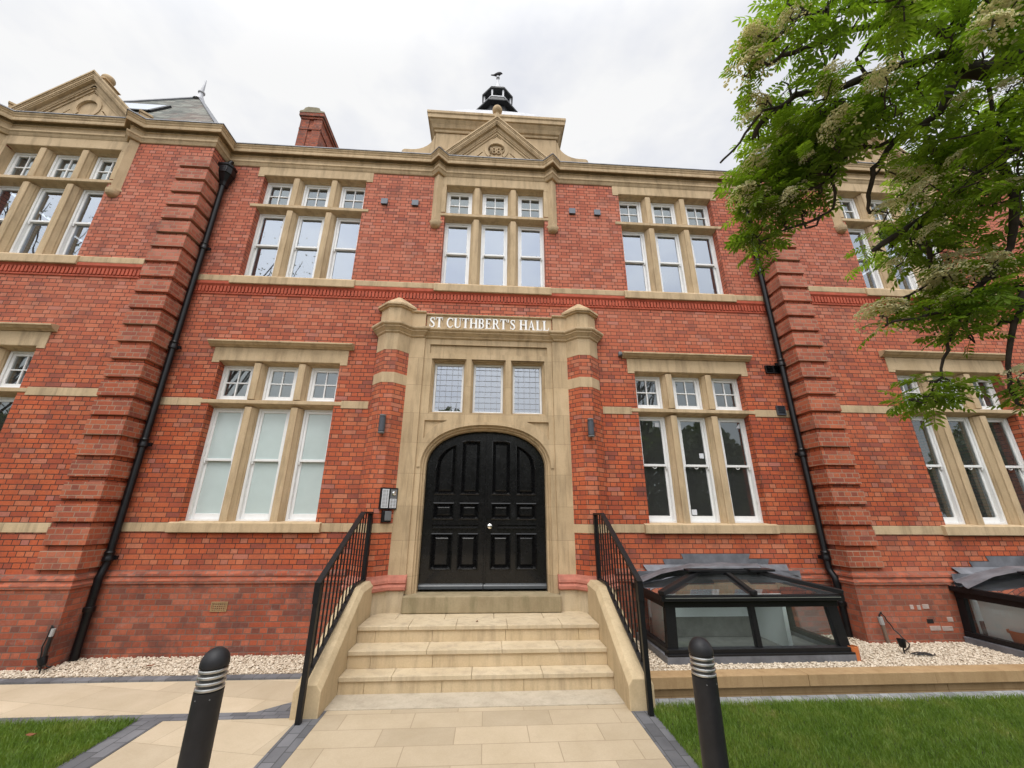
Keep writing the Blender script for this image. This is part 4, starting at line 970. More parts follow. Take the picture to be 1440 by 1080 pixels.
# ================================================================== glazed roof lanterns
def lantern(x0, yw, label, side=0):
    W_, D = 2.15, .98; x1 = x0 + W_; yf = yw - D
    t = empty('roof_lantern', (x0 + W_ / 2, yf, .15), label, 'skylight', 'black glazed lanterns over the basement lightwells')
    m = MB(); m.box(x0 - .06, x1 + .06, yf - .06, yf + .05, .02, .232); m.box(x0 - .06, x0 + .06, yf + .05, yw - .065, .02, .235); m.box(x1 - .06, x1 + .06, yf + .05, yw - .065, .02, .235)
    m.build('curb', 'lead', t, bevel=.006)
    m = MB().box(x0 - .03, x1 + .03, yf - .04, yf + .05, .238, .295); m.box(x0 - .03, x0 + .05, yf + .05, yw - .065, .238, .295); m.box(x1 - .05, x1 + .03, yf + .05, yw - .065, .238, .295)
    m.box(x0 - .05, x1 + .05, yf - .06, yf + .03, .225, .25)
    m.build('bottom_rail', 'blackmetal', t, bevel=.004)
    tp = .03
    def post(a, b, w_): return MB().beam((a, b, .29), (a + (tp if a < x0 + W_ / 2 - .1 else -tp if a > x0 + W_ / 2 + .1 else 0), b + tp, .72), w_, .07, (0, 1, 0)).build('post', 'blackmetal', t)
    post(x0 + .045, yf + .03, .12); post(x1 - .045, yf + .03, .12); post(x0 + W_ / 2, yf + .03, .055)
    for a in (x0 + .02, x1 - .02): MB().beam((a, yw - .10, .29), (a + (tp if a < x0 + 1 else -tp), yw - .10, .72), .06, .10, (0, 1, 0)).build('post', 'blackmetal', t)
    m = MB().box(x0 + .0, x1 - .0, yf + .02, yf + .10, .70, .80); m.box(x0 + .0, x0 + .09, yf + .10, yw - .065, .70, .80); m.box(x1 - .09, x1 - .0, yf + .10, yw - .065, .70, .80)
    m.box(x0 - .05, x1 + .05, yf - .045, yf + .02, .775, .835); m.box(x0 - .05, x0, yf + .02, yw - .065, .775, .835); m.box(x1, x1 + .05, yf + .02, yw - .065, .775, .835)
    m.build('eaves_beam', 'blackmetal', t, bevel=.004)
    MB().box(x0 + .0, x1 - .0, yf - .05, yf - .0455, .808, .816).build('drip_trim', 'alu', t)
    # glass
    m = MB().add([(x0 + .08, yf + .03, .29), (x0 + W_ / 2 - .02, yf + .03, .29), (x0 + W_ / 2 - .02, yf + .06, .71), (x0 + .11, yf + .06, .71)], [(0, 1, 2, 3)]); m.build('pane', 'glassroof', t, recalc=False)
    m = MB().add([(x0 + W_ / 2 + .02, yf + .03, .29), (x1 - .08, yf + .03, .29), (x1 - .11, yf + .06, .71), (x0 + W_ / 2 + .02, yf + .06, .71)], [(0, 1, 2, 3)]); m.build('pane', 'glassroof', t, recalc=False)
    for a, s in ((x0 + .02, 1), (x1 - .02, -1)): MB().add([(a, yf + .07, .29), (a, yw - .14, .29), (a + s * tp, yw - .14, .71), (a + s * tp, yf + .09, .71)], [(0, 1, 2, 3)]).build('pane', 'glassroof', t)
    # roof: hips to a short ridge
    ze, zr, yr = .845, 1.0, yw - .47; r0, r1 = x0 + .70, x1 - .62
    A, B_, C_, D_ = Vector((x0 - .05, yf - .045, ze)), Vector((x1 + .05, yf - .045, ze)), Vector((r1, yr, zr)), Vector((r0, yr, zr))
    E_, F_ = Vector((x0 - .05, yw - .062, ze)), Vector((x1 + .05, yw - .062, ze))
    m = MB().add([A, B_, C_, D_], [(0, 1, 2, 3)]); m.build('roof_pane', 'glassroof', t, recalc=False)
    MB().add([A, D_, E_], [(0, 1, 2)]).build('roof_pane', 'glassroof', t); MB().add([B_, C_, F_], [(0, 1, 2)]).build('roof_pane', 'glassroof', t)
    up = Vector((0, 0, .018))
    for p, q in ((A, D_), (B_, C_)): MB().beam(p + up, q + up, .075, .05).build('hip_rafter', 'blackmetal', t, bevel=.006)
    mid = Vector((x0 + W_ / 2, yf - .04, ze)); MB().beam(mid + up, Vector((x0 + W_ / 2 + .02, yr, zr)) + up, .06, .04).build('rafter', 'blackmetal', t, bevel=.006)
    m = MB().lathe([(.03, 0), (.045, .01), (.045, .05), (.03, .06)], (mid.x, mid.y, ze - .01), 12); m.build('rafter_cap', 'blackmetal', t)
    m = MB().beam(D_ + up * 1.6 - Vector((.06, 0, 0)), C_ + up * 1.6 + Vector((.06, 0, 0)), .12, .04)
    for q in (D_, C_): m.box(q.x - .17, q.x + .17, q.y - .13, q.y + .02, q.z + .035, q.z + .062)
    m.build('ridge', 'blackmetal', t, bevel=.005)
    # stepped lead flashing on the wall and the apron down to the ridge
    st_ = [(2.14, .985, 4.53), (2.28, 1.058, 4.37), (2.58, 1.130, 4.12), (2.86, 1.2, 3.84)]
    ox = x0 - 2.1
    pl = [(ox + a, z) for a, z, b in st_]; poly = []
    for i, (a, z, b) in enumerate(st_):
        poly += [(ox + a, z - .075 if i else .83), (ox + a, z)] if i == 0 else [(ox + a, st_[i - 1][1]), (ox + a - .03, z)]
    right = []
    for i, (a, z, b) in enumerate(st_): right += [(ox + b, z - .075 if i else .83), (ox + b, z)] if i == 0 else [(ox + b, st_[i - 1][1]), (ox + b + .03, z)]
    poly = poly + right[::-1]
    fl = MB().plate(poly, [], yw - .011, yw - .005); fl.v = [(p[0], p[1] - (.072 if p[2] < 1.015 else 0), p[2]) for p in fl.v]
    # apron: ruled sheet from the wall line to hips and ridge, with slight undulation
    topl = [(ox + 2.10, .90), (ox + 2.5, 1.00), (ox + 2.86, 1.06), (ox + 3.35, 1.075), (ox + 3.84, 1.06), (ox + 4.15, 1.0), (ox + 4.56, .90)]
    lowp = [E_ + Vector((-.07, -.30, .0)), D_ * .45 + E_ * .55 + Vector((-.05, -.16, .075)), D_ + Vector((-.05, -.02, .085)), (D_ + C_) / 2 + Vector((0, .0, .088)), C_ + Vector((.05, -.01, .085)), C_ * .45 + F_ * .55 + Vector((.0, .06, .045)), F_ + Vector((.03, -.02, .02))]
    nseg = 6; vs = []
    for j in range(nseg + 1):
        for (a, z), lp in zip(topl, lowp):
            q = Vector((a, yw - .085, z)).lerp(lp, j / nseg); q.z += (.014 * math.sin(j * 1.9 + a * 5) if 0 < j < nseg else 0) + .02 * math.sin(math.pi * j / nseg); vs.append(q)
    k = len(topl); fl.add(vs, [(j * k + i, j * k + i + 1, (j + 1) * k + i + 1, (j + 1) * k + i) for j in range(nseg) for i in range(k - 1)])
    fl.build('lead_flashing', 'lead', t, smooth='auto')
    # white boarded lining with a grey lower panel
    m = MB().box(x0 + .12, x1 - .12, yw - .16, yw - .13, .2, .70); m.box(x1 - .55, x1 - .50, yf + .25, yw - .17, .2, .70)
    m.box(x0 + .13, x0 + .15, yf + .16, yw - .21, .2, .70)
    m.build('lining', 'liner', t)
    MB().box(x0 + .07, x1 - .07, yf + .08, yw - .17, .15, .20).build('lining_floor', 'linergrey', t)
    MB().box(x0 + .12, x1 - .62, yw - .20, yw - .163, .205, .43).build('lining_panel', 'linergrey', t)
lantern(2.10, 0, 'black glazed lantern with a lead apron against the wall beside the front steps')
lantern(6.38, WY, 'black glazed lantern partly cut off by the right edge, beside the orange pot')
# ================================================================== ground
def sheet(x0, x1, y0, y1, z): return MB().add([(x0, y0, z), (x1, y0, z), (x1, y1, z), (x0, y1, z)], [(0, 1, 2, 3)])
structure('ground', sheet(-400, 400, -400, 400, -.03), 'soil')
structure('road', sheet(-400, 400, -22, -13, -.012), 'asphalt')
structure('front_path', sheet(-1.43, 1.375, -12.9, -1.54, .004), 'flags')
m = MB().box(-1.625, -1.432, -12.9, -1.545, -.05, .006); structure('path_edging', m, 'setts')
m = MB().box(1.377, 1.575, -12.9, -1.56, -.05, .006); structure('path_edging', m, 'setts')
structure('side_path', sheet(-14, -1.70, -1.53, -.77, .002), 'flagside')
structure('side_path', sheet(-2.785, -1.627, -12.9, -1.655, .002), 'flagside')
m = MB().box(-14, -1.70, -1.655, -1.532, -.05, .006); structure('path_edging', m, 'settsx')
m = MB().box(-14, -1.70, -.768, -.66, -.05, .020); structure('path_edging', m, 'settsx')
m = MB().box(-3.015, -2.787, -12.9, -1.657, -.05, .006); structure('path_edging', m, 'setts')
m = MB().prism([(-1.70, -1.24), (-1.70, -1.531), (-2.06, -1.531)], 'z', .0, .008); structure('path_edging', m, 'setts')
m = MB().box(1.625, 14, -1.61, -1.44, -.05, .004); structure('path_edging', m, 'greysetts')
structure('lawn', sheet(-16, -3.017, -12.9, -1.66, .0), 'soil'); structure('lawn', sheet(1.577, 16, -12.9, -1.612, .0), 'soil')
structure('gravel_bed', sheet(-14, -1.62, -.658, .1, .012), 'bed'); structure('gravel_bed', sheet(1.62, 14, -1.36, .1, .158), 'bed')

# timber edging, two courses
t = empty('timber_edging', (4.5, -1.40, 0), 'two course pale sawn timber edging between the right gravel bed and the lawn', 'edging')
for z0, z1, y0, cs in ((.0, .070, -1.385, (1.62, 4.9, 8.0, 12)), (.072, .178, -1.43, (1.62, 3.35, 6.2, 9, 12))):
    for a, b in zip(cs[:-1], cs[1:]): MB().box(a + .002, b - .002, y0, -1.25, z0 - (.05 if z0 == 0 else 0), z1).build('sleeper', 'timber', t, bevel=.006)

# gravel pebbles
def pebbles(name, areas, n, z, label=None):
    ico = bmesh.new(); bmesh.ops.create_icosphere(ico, subdivisions=1, radius=1); base = [v.co.copy() for v in ico.verts]; fc = [tuple(v.index for v in f.verts) for f in ico.faces]; ico.free()
    rnd = random.Random(5); V = []; F = []
    tot = sum((a[1] - a[0]) * (a[3] - a[2]) for a in areas)
    for x0, x1, y0, y1 in areas:
        for i in range(int(n * (x1 - x0) * (y1 - y0) / tot)):
            x, y = rnd.uniform(x0, x1), rnd.uniform(y0, y1); s = rnd.choice((.006, .008, .010, .012, .014))
            rz = Matrix.Rotation(rnd.uniform(0, 6.3), 3, 'Z') @ Matrix.Rotation(rnd.uniform(-.5, .5), 3, 'X')
            sc = Vector((s * rnd.uniform(.9, 1.6), s * rnd.uniform(.8, 1.1), s * rnd.uniform(.5, .9)))
            o = len(V); zz = z + rnd.uniform(0, .012)
            for b in base:
                q = rz @ Vector((b.x * sc.x, b.y * sc.y, b.z * sc.z)) * (1 + rnd.uniform(-.12, .12)); V.append((x + q.x, y + q.y, zz + q.z))
            F += [tuple(o + k for k in f) for f in fc]
    m = MB(); m.v = V; m.f = F
    return tag(m.build(name, 'pebble', recalc=False), label, None, None, 'stuff')
pebbles('gravel', [(-5.05, -1.72, -.65, -.055), (-7.2, -5.05, -.65, -.44)], 6500, .018)
pebbles('gravel', [(1.64, 2.02, -1.24, -.07), (2.02, 4.32, -1.24, -1.07), (4.32, 5.05, -1.24, -.07), (5.05, 6.3, -1.24, -.45), (6.3, 7.2, -1.25, -1.2)], 6500, .162)

# grass
def grass(name, areas, dens, seed):
    rnd = random.Random(seed); V = []; F = []
    for x0, x1, y0, y1, k in areas:
        for i in range(int(dens * k * (x1 - x0) * (y1 - y0))):
            x, y = rnd.uniform(x0, x1), rnd.uniform(y0, y1)
            h = rnd.uniform(.025, .062); a = rnd.uniform(0, 6.283); w_ = rnd.uniform(.0012, .0024); lean = rnd.uniform(.1, .9) * h; b = rnd.uniform(0, 6.283)
            dx, dy = math.cos(a) * w_, math.sin(a) * w_; lx, ly = math.cos(b) * lean, math.sin(b) * lean
            o = len(V); V += [(x - dx, y - dy, 0), (x + dx, y + dy, 0), (x + dx * .8 + lx * .35, y + dy * .8 + ly * .35, h * .6), (x - dx * .8 + lx * .35, y - dy * .8 + ly * .35, h * .6), (x + lx, y + ly, h)]
            F += [(o, o + 1, o + 2, o + 3), (o + 3, o + 2, o + 4)]
    m = MB(); m.v = V; m.f = F
    return tag(m.build(name, 'grass', recalc=False), None, None, None, 'stuff')
grass('grass', [(-5.6, -3.0, -3.0, -1.645, 1)], 15000, 3)
grass('grass', [(1.562, 3.6, -3.6, -1.592, 1), (3.6, 6.6, -2.9, -1.592, .8)], 14000, 4)

# odds and ends on the gravel
def spot(x, y, z, rot, label):
    t = empty('ground_spotlight', (x, y, z), label, 'spotlight', 'spike spotlights in the gravel')
    m = MB().lathe([(.008, -.03), (.008, .09)], (x, y, z), 8); m.build('spike', 'cable', t)
    a = Vector((math.cos(rot) * .55, math.sin(rot) * .2, .75)).normalized(); c0 = Vector((x, y, z + .10))
    MB().tube([c0 - a * .035, c0 - a * .02, c0 + a * .04, c0 + a * .055], [.022, .034, .042, .046], 14).build('head', 'pipe', t, smooth='auto')
    MB().tube([c0 + a * .0552, c0 + a * .057], [.038, .036], 14).build('lens', 'keygrey', t)
spot(-4.92, -.56, .03, 2.4, 'small black spike spotlight in the left gravel beside the downpipe foot')
spot(5.03, -.86, .17, 1.2, 'small black spike spotlight with coiled cable in the right gravel')
def wob(p, n, amp, seed):
    rnd = random.Random(seed); p = [Vector(q) for q in p]; o = []
    for a, b in zip(p[:-1], p[1:]):
        for i in range(n): o.append(a.lerp(b, i / n) + Vector((rnd.uniform(-amp, amp), rnd.uniform(-amp, amp), rnd.uniform(-amp * .3, amp * .3))))
    return o + [p[-1]]
t = empty('power_cable', (-4.9, -.5, .03), 'black cable looping from a grey duct up the left wing corner to the spotlight', 'cable')
MB().tube(wob([(-4.92, -.52, .05), (-4.95, -.40, .05), (-5.06, -.45, .06), (-5.07, -.46, .30), (-5.05, -.445, .47), (-5.02, -.44, .42), (-5.02, -.45, .30)], 5, .006, 1), .007, 6).build('lead', 'cable', t, smooth=True)
MB().tube([(-5.02, -.46, .04), (-5.02, -.455, .36)], .017, 8).build('duct', 'cable', t)
MB().tube([(-5.02, -.455, .36), (-5.02, -.45, .44)], .02, 8).build('duct_seal', mat_plain('grey_sealant', (.33, .32, .31), .6), t)
t = empty('power_cable', (5.2, -.42, .14), 'cables coming out of a brown duct at the foot of the right wing wall', 'cable')
MB().tube([(5.25, -.45, .12), (5.235, -.445, .38)], .022, 8).build('duct', mat_plain('brown_duct', (.16, .11, .08), .6), t)
MB().tube([(5.235, -.445, .38), (5.225, -.445, .47)], .028, 8).build('duct_seal', bpy.data.materials['grey_sealant'], t)
MB().tube(wob([(5.22, -.445, .47), (5.25, -.46, .53), (5.33, -.47, .36), (5.38, -.6, .195), (5.2, -.75, .192), (5.06, -.84, .20)], 6, .008, 3), .007, 6).build('lead', 'cable', t, smooth=True)
lp = []
for k in range(46): a = k * .42; lp.append((5.12 + .09 * math.cos(a) + .0022 * k, -.93 + .035 * math.sin(a) - .0006 * k, (.195 + .004 * math.sin(k))))
MB().tube(lp, .006, 6).build('coil', 'cable', t, smooth=True)
t = empty('drain_stub', (4.27, -.965, .13), 'cut orange plastic pipe stub standing in gravel at the lantern corner', 'pipe')
MB().lathe([(.055, .0), (.055, .17), (.048, .172), (.048, .0)], (4.28, -.99, .13), 20).build('pipe', 'orange', t, smooth='auto')
t = empty('blue_rag', (4.17, -.93, .15), 'crumpled pale blue cord beside the orange pipe stub', 'cord')
MB().tube(wob([(4.24, -.8, .40), (4.25, -.90, .30), (4.275, -.93, .24), (4.24, -.96, .20), (4.30, -.95, .21)], 4, .012, 6), .008, 6).build('cord', mat_plain('blue_cord', (.16, .36, .62), .6), t, smooth=True)
t = empty('plant_pot', (6.54, -.95, .16), 'orange plastic pot at the far right edge in front of the second lantern', 'pot')
MB().lathe([(.085, .0), (.115, .22), (.13, .222), (.132, .25), (.118, .252), (.09, .03)], (6.54, -.95, .16), 24).build('body', 'orange', t, smooth='auto')
def leaf_litter(x, y, z, s, rot, label):
    m = MB(); n = 5; vs = []
    for i in range(n + 1):
        u = i / n; w_ = .33 * math.sin(math.pi * min(.98, u + .02)) ** .8
        for j in (-1, 0, 1): vs.append((x + s * ((u - .5) * math.cos(rot) - j * w_ * math.sin(rot)), y + s * ((u - .5) * math.sin(rot) + j * w_ * math.cos(rot)), z + s * (.10 * abs(j) + .25 * (u - .5) ** 2 + .05 * math.sin(7 * u))))
    m.add(vs, [(i * 3 + j, i * 3 + j + 1, (i + 1) * 3 + j + 1, (i + 1) * 3 + j) for i in range(n) for j in (0, 1)])
    tag(m.build('dry_leaf', 'dryleaf'), label, 'leaf', 'dry leaves on the ground')
leaf_litter(-1.86, -.33, .04, .11, .3, 'curled brown leaf on the left gravel closest to the stone cheek wall')
leaf_litter(-3.85, -.43, .045, .08, .9, 'dark brown leaf on the left gravel closest to the downpipe')
leaf_litter(-3.55, -1.98, .06, .07, .2, 'brown leaf lying on the left lawn')
leaf_litter(-.09, -.60, .502, .045, 1.2, 'tiny dry leaf on the top step')

# broken brick hole and pale replacement bricks low on the right wing
t = empty('patched_bricks', (5.95, WY - .055, .35), 'patch of pale replacement bricks round a small dark hole low on the right wing', 'bricks')
pale = mat_plain('pale_brick', (.42, .33, .29), .85, 0, .2, .2, 14, .3); yb = WY - .055
for a, z, w_ in ((5.70, .55, .05), (5.80, .545, .05), (5.88, .555, .09), (5.90, .30, .15), (6.07, .295, .15), (6.18, .40, .08)): MB().box(a, a + w_, yb - .006, yb + .02, z, z + .055).build('pale_brick', pale, t, bevel=.004)
MB().box(5.885, 5.975, yb - .003, yb + .02, .385, .435).build('hole', mat_plain('dark_hole', (.008, .007, .006), .9), t)

# bird on the cupola
m = MB().tube([(-.19, 2.0, 14.0), (-.10, 2.0, 14.005), (-.05, 2.0, 14.02), (.02, 2.0, 14.05), (.07, 2.0, 14.085), (.10, 2.0, 14.10), (.125, 2.0, 14.095), (.155, 2.0, 14.085)], [.012, .022, .042, .055, .045, .034, .024, .004], 12)
m.tube([(.02, 2.0, 14.01), (.02, 2.0, 13.94)], .01, 6); m.tube([(-.005, 2.012, 14.01), (-.005, 2.012, 13.94)], .008, 6)
tag(m.build('bird', 'pigeon', smooth=True), 'small dark bird perched on top of the cupola finial', 'bird')

# wall of trees across the road, seen in the window glass
rnd = random.Random(11); m = MB(); tr = MB()
for k in range(25):
    x = -50 + k * 4.2 + rnd.uniform(-1, 1); y = -25 + rnd.uniform(-2, 2); H = rnd.uniform(7.5, 10.5); tr.tube([(x, y, -.1), (x + .1, y, 3), (x, y, H * .75)], [.28, .22, .08], 8)
    for b in range(26):
        a = rnd.uniform(0, 6.28); q = rnd.uniform(.6, 2.6); tr.tube([(x, y, rnd.uniform(2.5, H * .7)), (x + q * math.cos(a), y + q * math.sin(a), rnd.uniform(4, H))], [.06, .015], 4)
    for b in range(2600):
        d = Vector((rnd.gauss(0, 1), rnd.gauss(0, 1), rnd.gauss(0, 1))).normalized() * rnd.uniform(.4, 1) ** .5
        c0 = Vector((x + d.x * 2.9, y + d.y * 2.4, H * .52 + d.z * H * .47)); u = Vector((rnd.uniform(-1, 1), rnd.uniform(-1, 1), rnd.uniform(-1, 1))).normalized(); v = u.orthogonal().normalized(); s = rnd.uniform(.2, .36)
        m.add([c0 - u * s, c0 + v * s * .6, c0 + u * s, c0 - v * s * .6], [(0, 1, 2, 3)])
for x, y, H in ((-13.5, -12.5, 17), (-24, -13.5, 18), (9, -17, 12)):
    tr.tube([(x, y, -.1), (x + .2, y, 5), (x, y, H * .8)], [.34, .25, .06], 8)
    tips = []
    for b in range(42):
        a = rnd.uniform(0, 6.28); q = rnd.uniform(1.5, 4.2); z0 = rnd.uniform(4, H * .75); p = [(x, y, z0)]
        for k in (1, 2, 3, 4): p.append((x + q * k / 4 * math.cos(a) + rnd.uniform(-.3, .3), y + q * k / 4 * math.sin(a) + rnd.uniform(-.3, .3), z0 + (H - z0) * .2 * k + rnd.uniform(-.3, .3)))
        tr.tube(p, [.09, .06, .045, .03, .012], 4); tips += p[2:]
    for b in range(900):
        p = rnd.choice(tips); c0 = Vector(p) + Vector((rnd.gauss(0, .55), rnd.gauss(0, .55), rnd.gauss(0, .5))); u = Vector((rnd.uniform(-1, 1), rnd.uniform(-1, 1), rnd.uniform(-1, 1))).normalized(); v = u.orthogonal().normalized(); s = rnd.uniform(.035, .075)
        m.add([c0 - u * s, c0 + v * s * .6, c0 + u * s, c0 - v * s * .6], [(0, 1, 2, 3)])
o = m.build('tree_belt', 'backleaf', recalc=False); tag(o, None, None, None, 'stuff'); tr.build('branch', 'bark', o)
LIMBS=[(0.05,0.034,[(2.646,-5.07,3.806),(2.479,-5.027,3.746),(2.311,-4.981,3.679),(2.201,-4.91,3.638),(2.11,-4.894,3.667)]),(0.024,0.01,[(2.11,-4.894,3.667),(2.073,-4.935,3.683),(1.986,-4.933,3.694),(1.899,-4.902,3.688),(1.798,-4.868,3.69),(1.735,-4.827,3.694),(1.654,-4.779,3.69),(1.56,-4.744,3.702),(1.469,-4.721,3.702),(1.39,-4.69,3.655),(1.318,-4.655,3.598),(1.289,-4.612,3.529)]),(0.02,0.007,[(2.11,-4.894,3.667),(2.062,-4.861,3.572),(2.029,-4.814,3.497),(1.979,-4.763,3.469),(1.927,-4.713,3.458),(1.884,-4.676,3.394),(1.836,-4.644,3.336),(1.837,-4.607,3.267),(1.835,-4.572,3.199),(1.842,-4.562,3.143)]),(0.022,0.008,[(2.073,-4.935,3.683),(2.074,-4.948,3.765),(2.005,-4.937,3.9),(1.883,-4.93,3.935),(1.735,-4.911,3.909),(1.609,-4.902,3.866),(1.524,-4.873,3.847),(1.436,-4.846,3.828),(1.344,-4.822,3.809),(1.282,-4.799,3.769)]),(0.01,0.005,[(1.524,-4.873,3.847),(1.47,-4.913,3.905),(1.512,-4.954,3.961),(1.527,-4.985,4.03)]),(0.014,0.007,[(1.47,-4.913,3.905),(1.379,-4.943,3.915),(1.331,-4.901,3.86),(1.263,-4.864,3.818)]),(0.034,0.01,[(2.896,-4.926,3.558),(2.575,-4.865,3.433),(2.369,-4.829,3.331),(2.26,-4.787,3.266),(2.193,-4.71,3.203),(2.12,-4.632,3.14),(2.051,-4.58,3.089),(1.979,-4.537,3.045),(1.914,-4.507,3.002),(1.862,-4.505,2.971)]),(0.018,0.006,[(2.26,-4.787,3.266),(2.292,-4.787,3.115),(2.287,-4.742,2.969),(2.263,-4.7,2.85),(2.214,-4.647,2.755),(2.155,-4.605,2.688),(2.101,-4.552,2.644),(2.061,-4.52,2.624),(1.982,-4.492,2.609),(1.891,-4.459,2.605)]),(0.009,0.004,[(2.112,-4.573,2.651),(2.101,-4.539,2.56),(2.095,-4.494,2.492),(2.076,-4.466,2.415),(2.064,-4.435,2.339),(2.043,-4.408,2.295)]),(0.016,0.006,[(2.651,-4.706,2.943),(2.455,-4.675,2.804),(2.358,-4.636,2.696),(2.322,-4.615,2.599),(2.293,-4.562,2.485),(2.282,-4.524,2.363),(2.287,-4.507,2.303),(2.297,-4.494,2.224),(2.313,-4.506,2.183)]),(0.007,0.005,[(1.39,-4.69,3.655),(1.311,-4.689,3.625),(1.262,-4.657,3.581),(1.228,-4.591,3.526),(1.192,-4.553,3.491),(1.156,-4.522,3.461)]),(0.01,0.0045,[(1.927,-4.713,3.458),(1.851,-4.686,3.438),(1.759,-4.668,3.439),(1.7,-4.637,3.392),(1.672,-4.599,3.34),(1.664,-4.589,3.305),(1.689,-4.568,3.26),(1.684,-4.533,3.195),(1.648,-4.5,3.166),(1.635,-4.474,3.134),(1.593,-4.447,3.136),(1.563,-4.487,3.193)]),(0.008,0.004,[(1.659,-4.598,3.318),(1.612,-4.56,3.299),(1.546,-4.526,3.301),(1.499,-4.478,3.267),(1.442,-4.449,3.258),(1.384,-4.417,3.246)]),(0.008,0.004,[(1.672,-4.599,3.34),(1.585,-4.568,3.367),(1.524,-4.541,3.368),(1.458,-4.548,3.402),(1.419,-4.516,3.377)]),(0.007,0.004,[(1.648,-4.5,3.166),(1.564,-4.437,3.157),(1.496,-4.393,3.144),(1.427,-4.346,3.124)]),(0.008,0.004,[(1.56,-4.744,3.702),(1.567,-4.81,3.766),(1.528,-4.841,3.826),(1.554,-4.876,3.84)]),(0.007,0.004,[(1.567,-4.81,3.766),(1.585,-4.845,3.786),(1.585,-4.901,3.83)]),(0.008,0.004,[(1.735,-4.827,3.694),(1.682,-4.854,3.783),(1.707,-4.891,3.811),(1.743,-4.936,3.846)]),(0.012,0.005,[(2.051,-4.58,3.089),(2.066,-4.568,2.941),(2.099,-4.518,2.818),(2.04,-4.486,2.757),(1.967,-4.461,2.73)]),(0.012,0.006,[(2.369,-4.829,3.331),(2.371,-4.916,3.568),(2.266,-4.981,3.731),(2.186,-5.023,3.838),(2.109,-5.089,3.943)]),(0.01,0.005,[(2.201,-4.91,3.638),(2.217,-4.873,3.478),(2.235,-4.844,3.345),(2.199,-4.81,3.276)])]
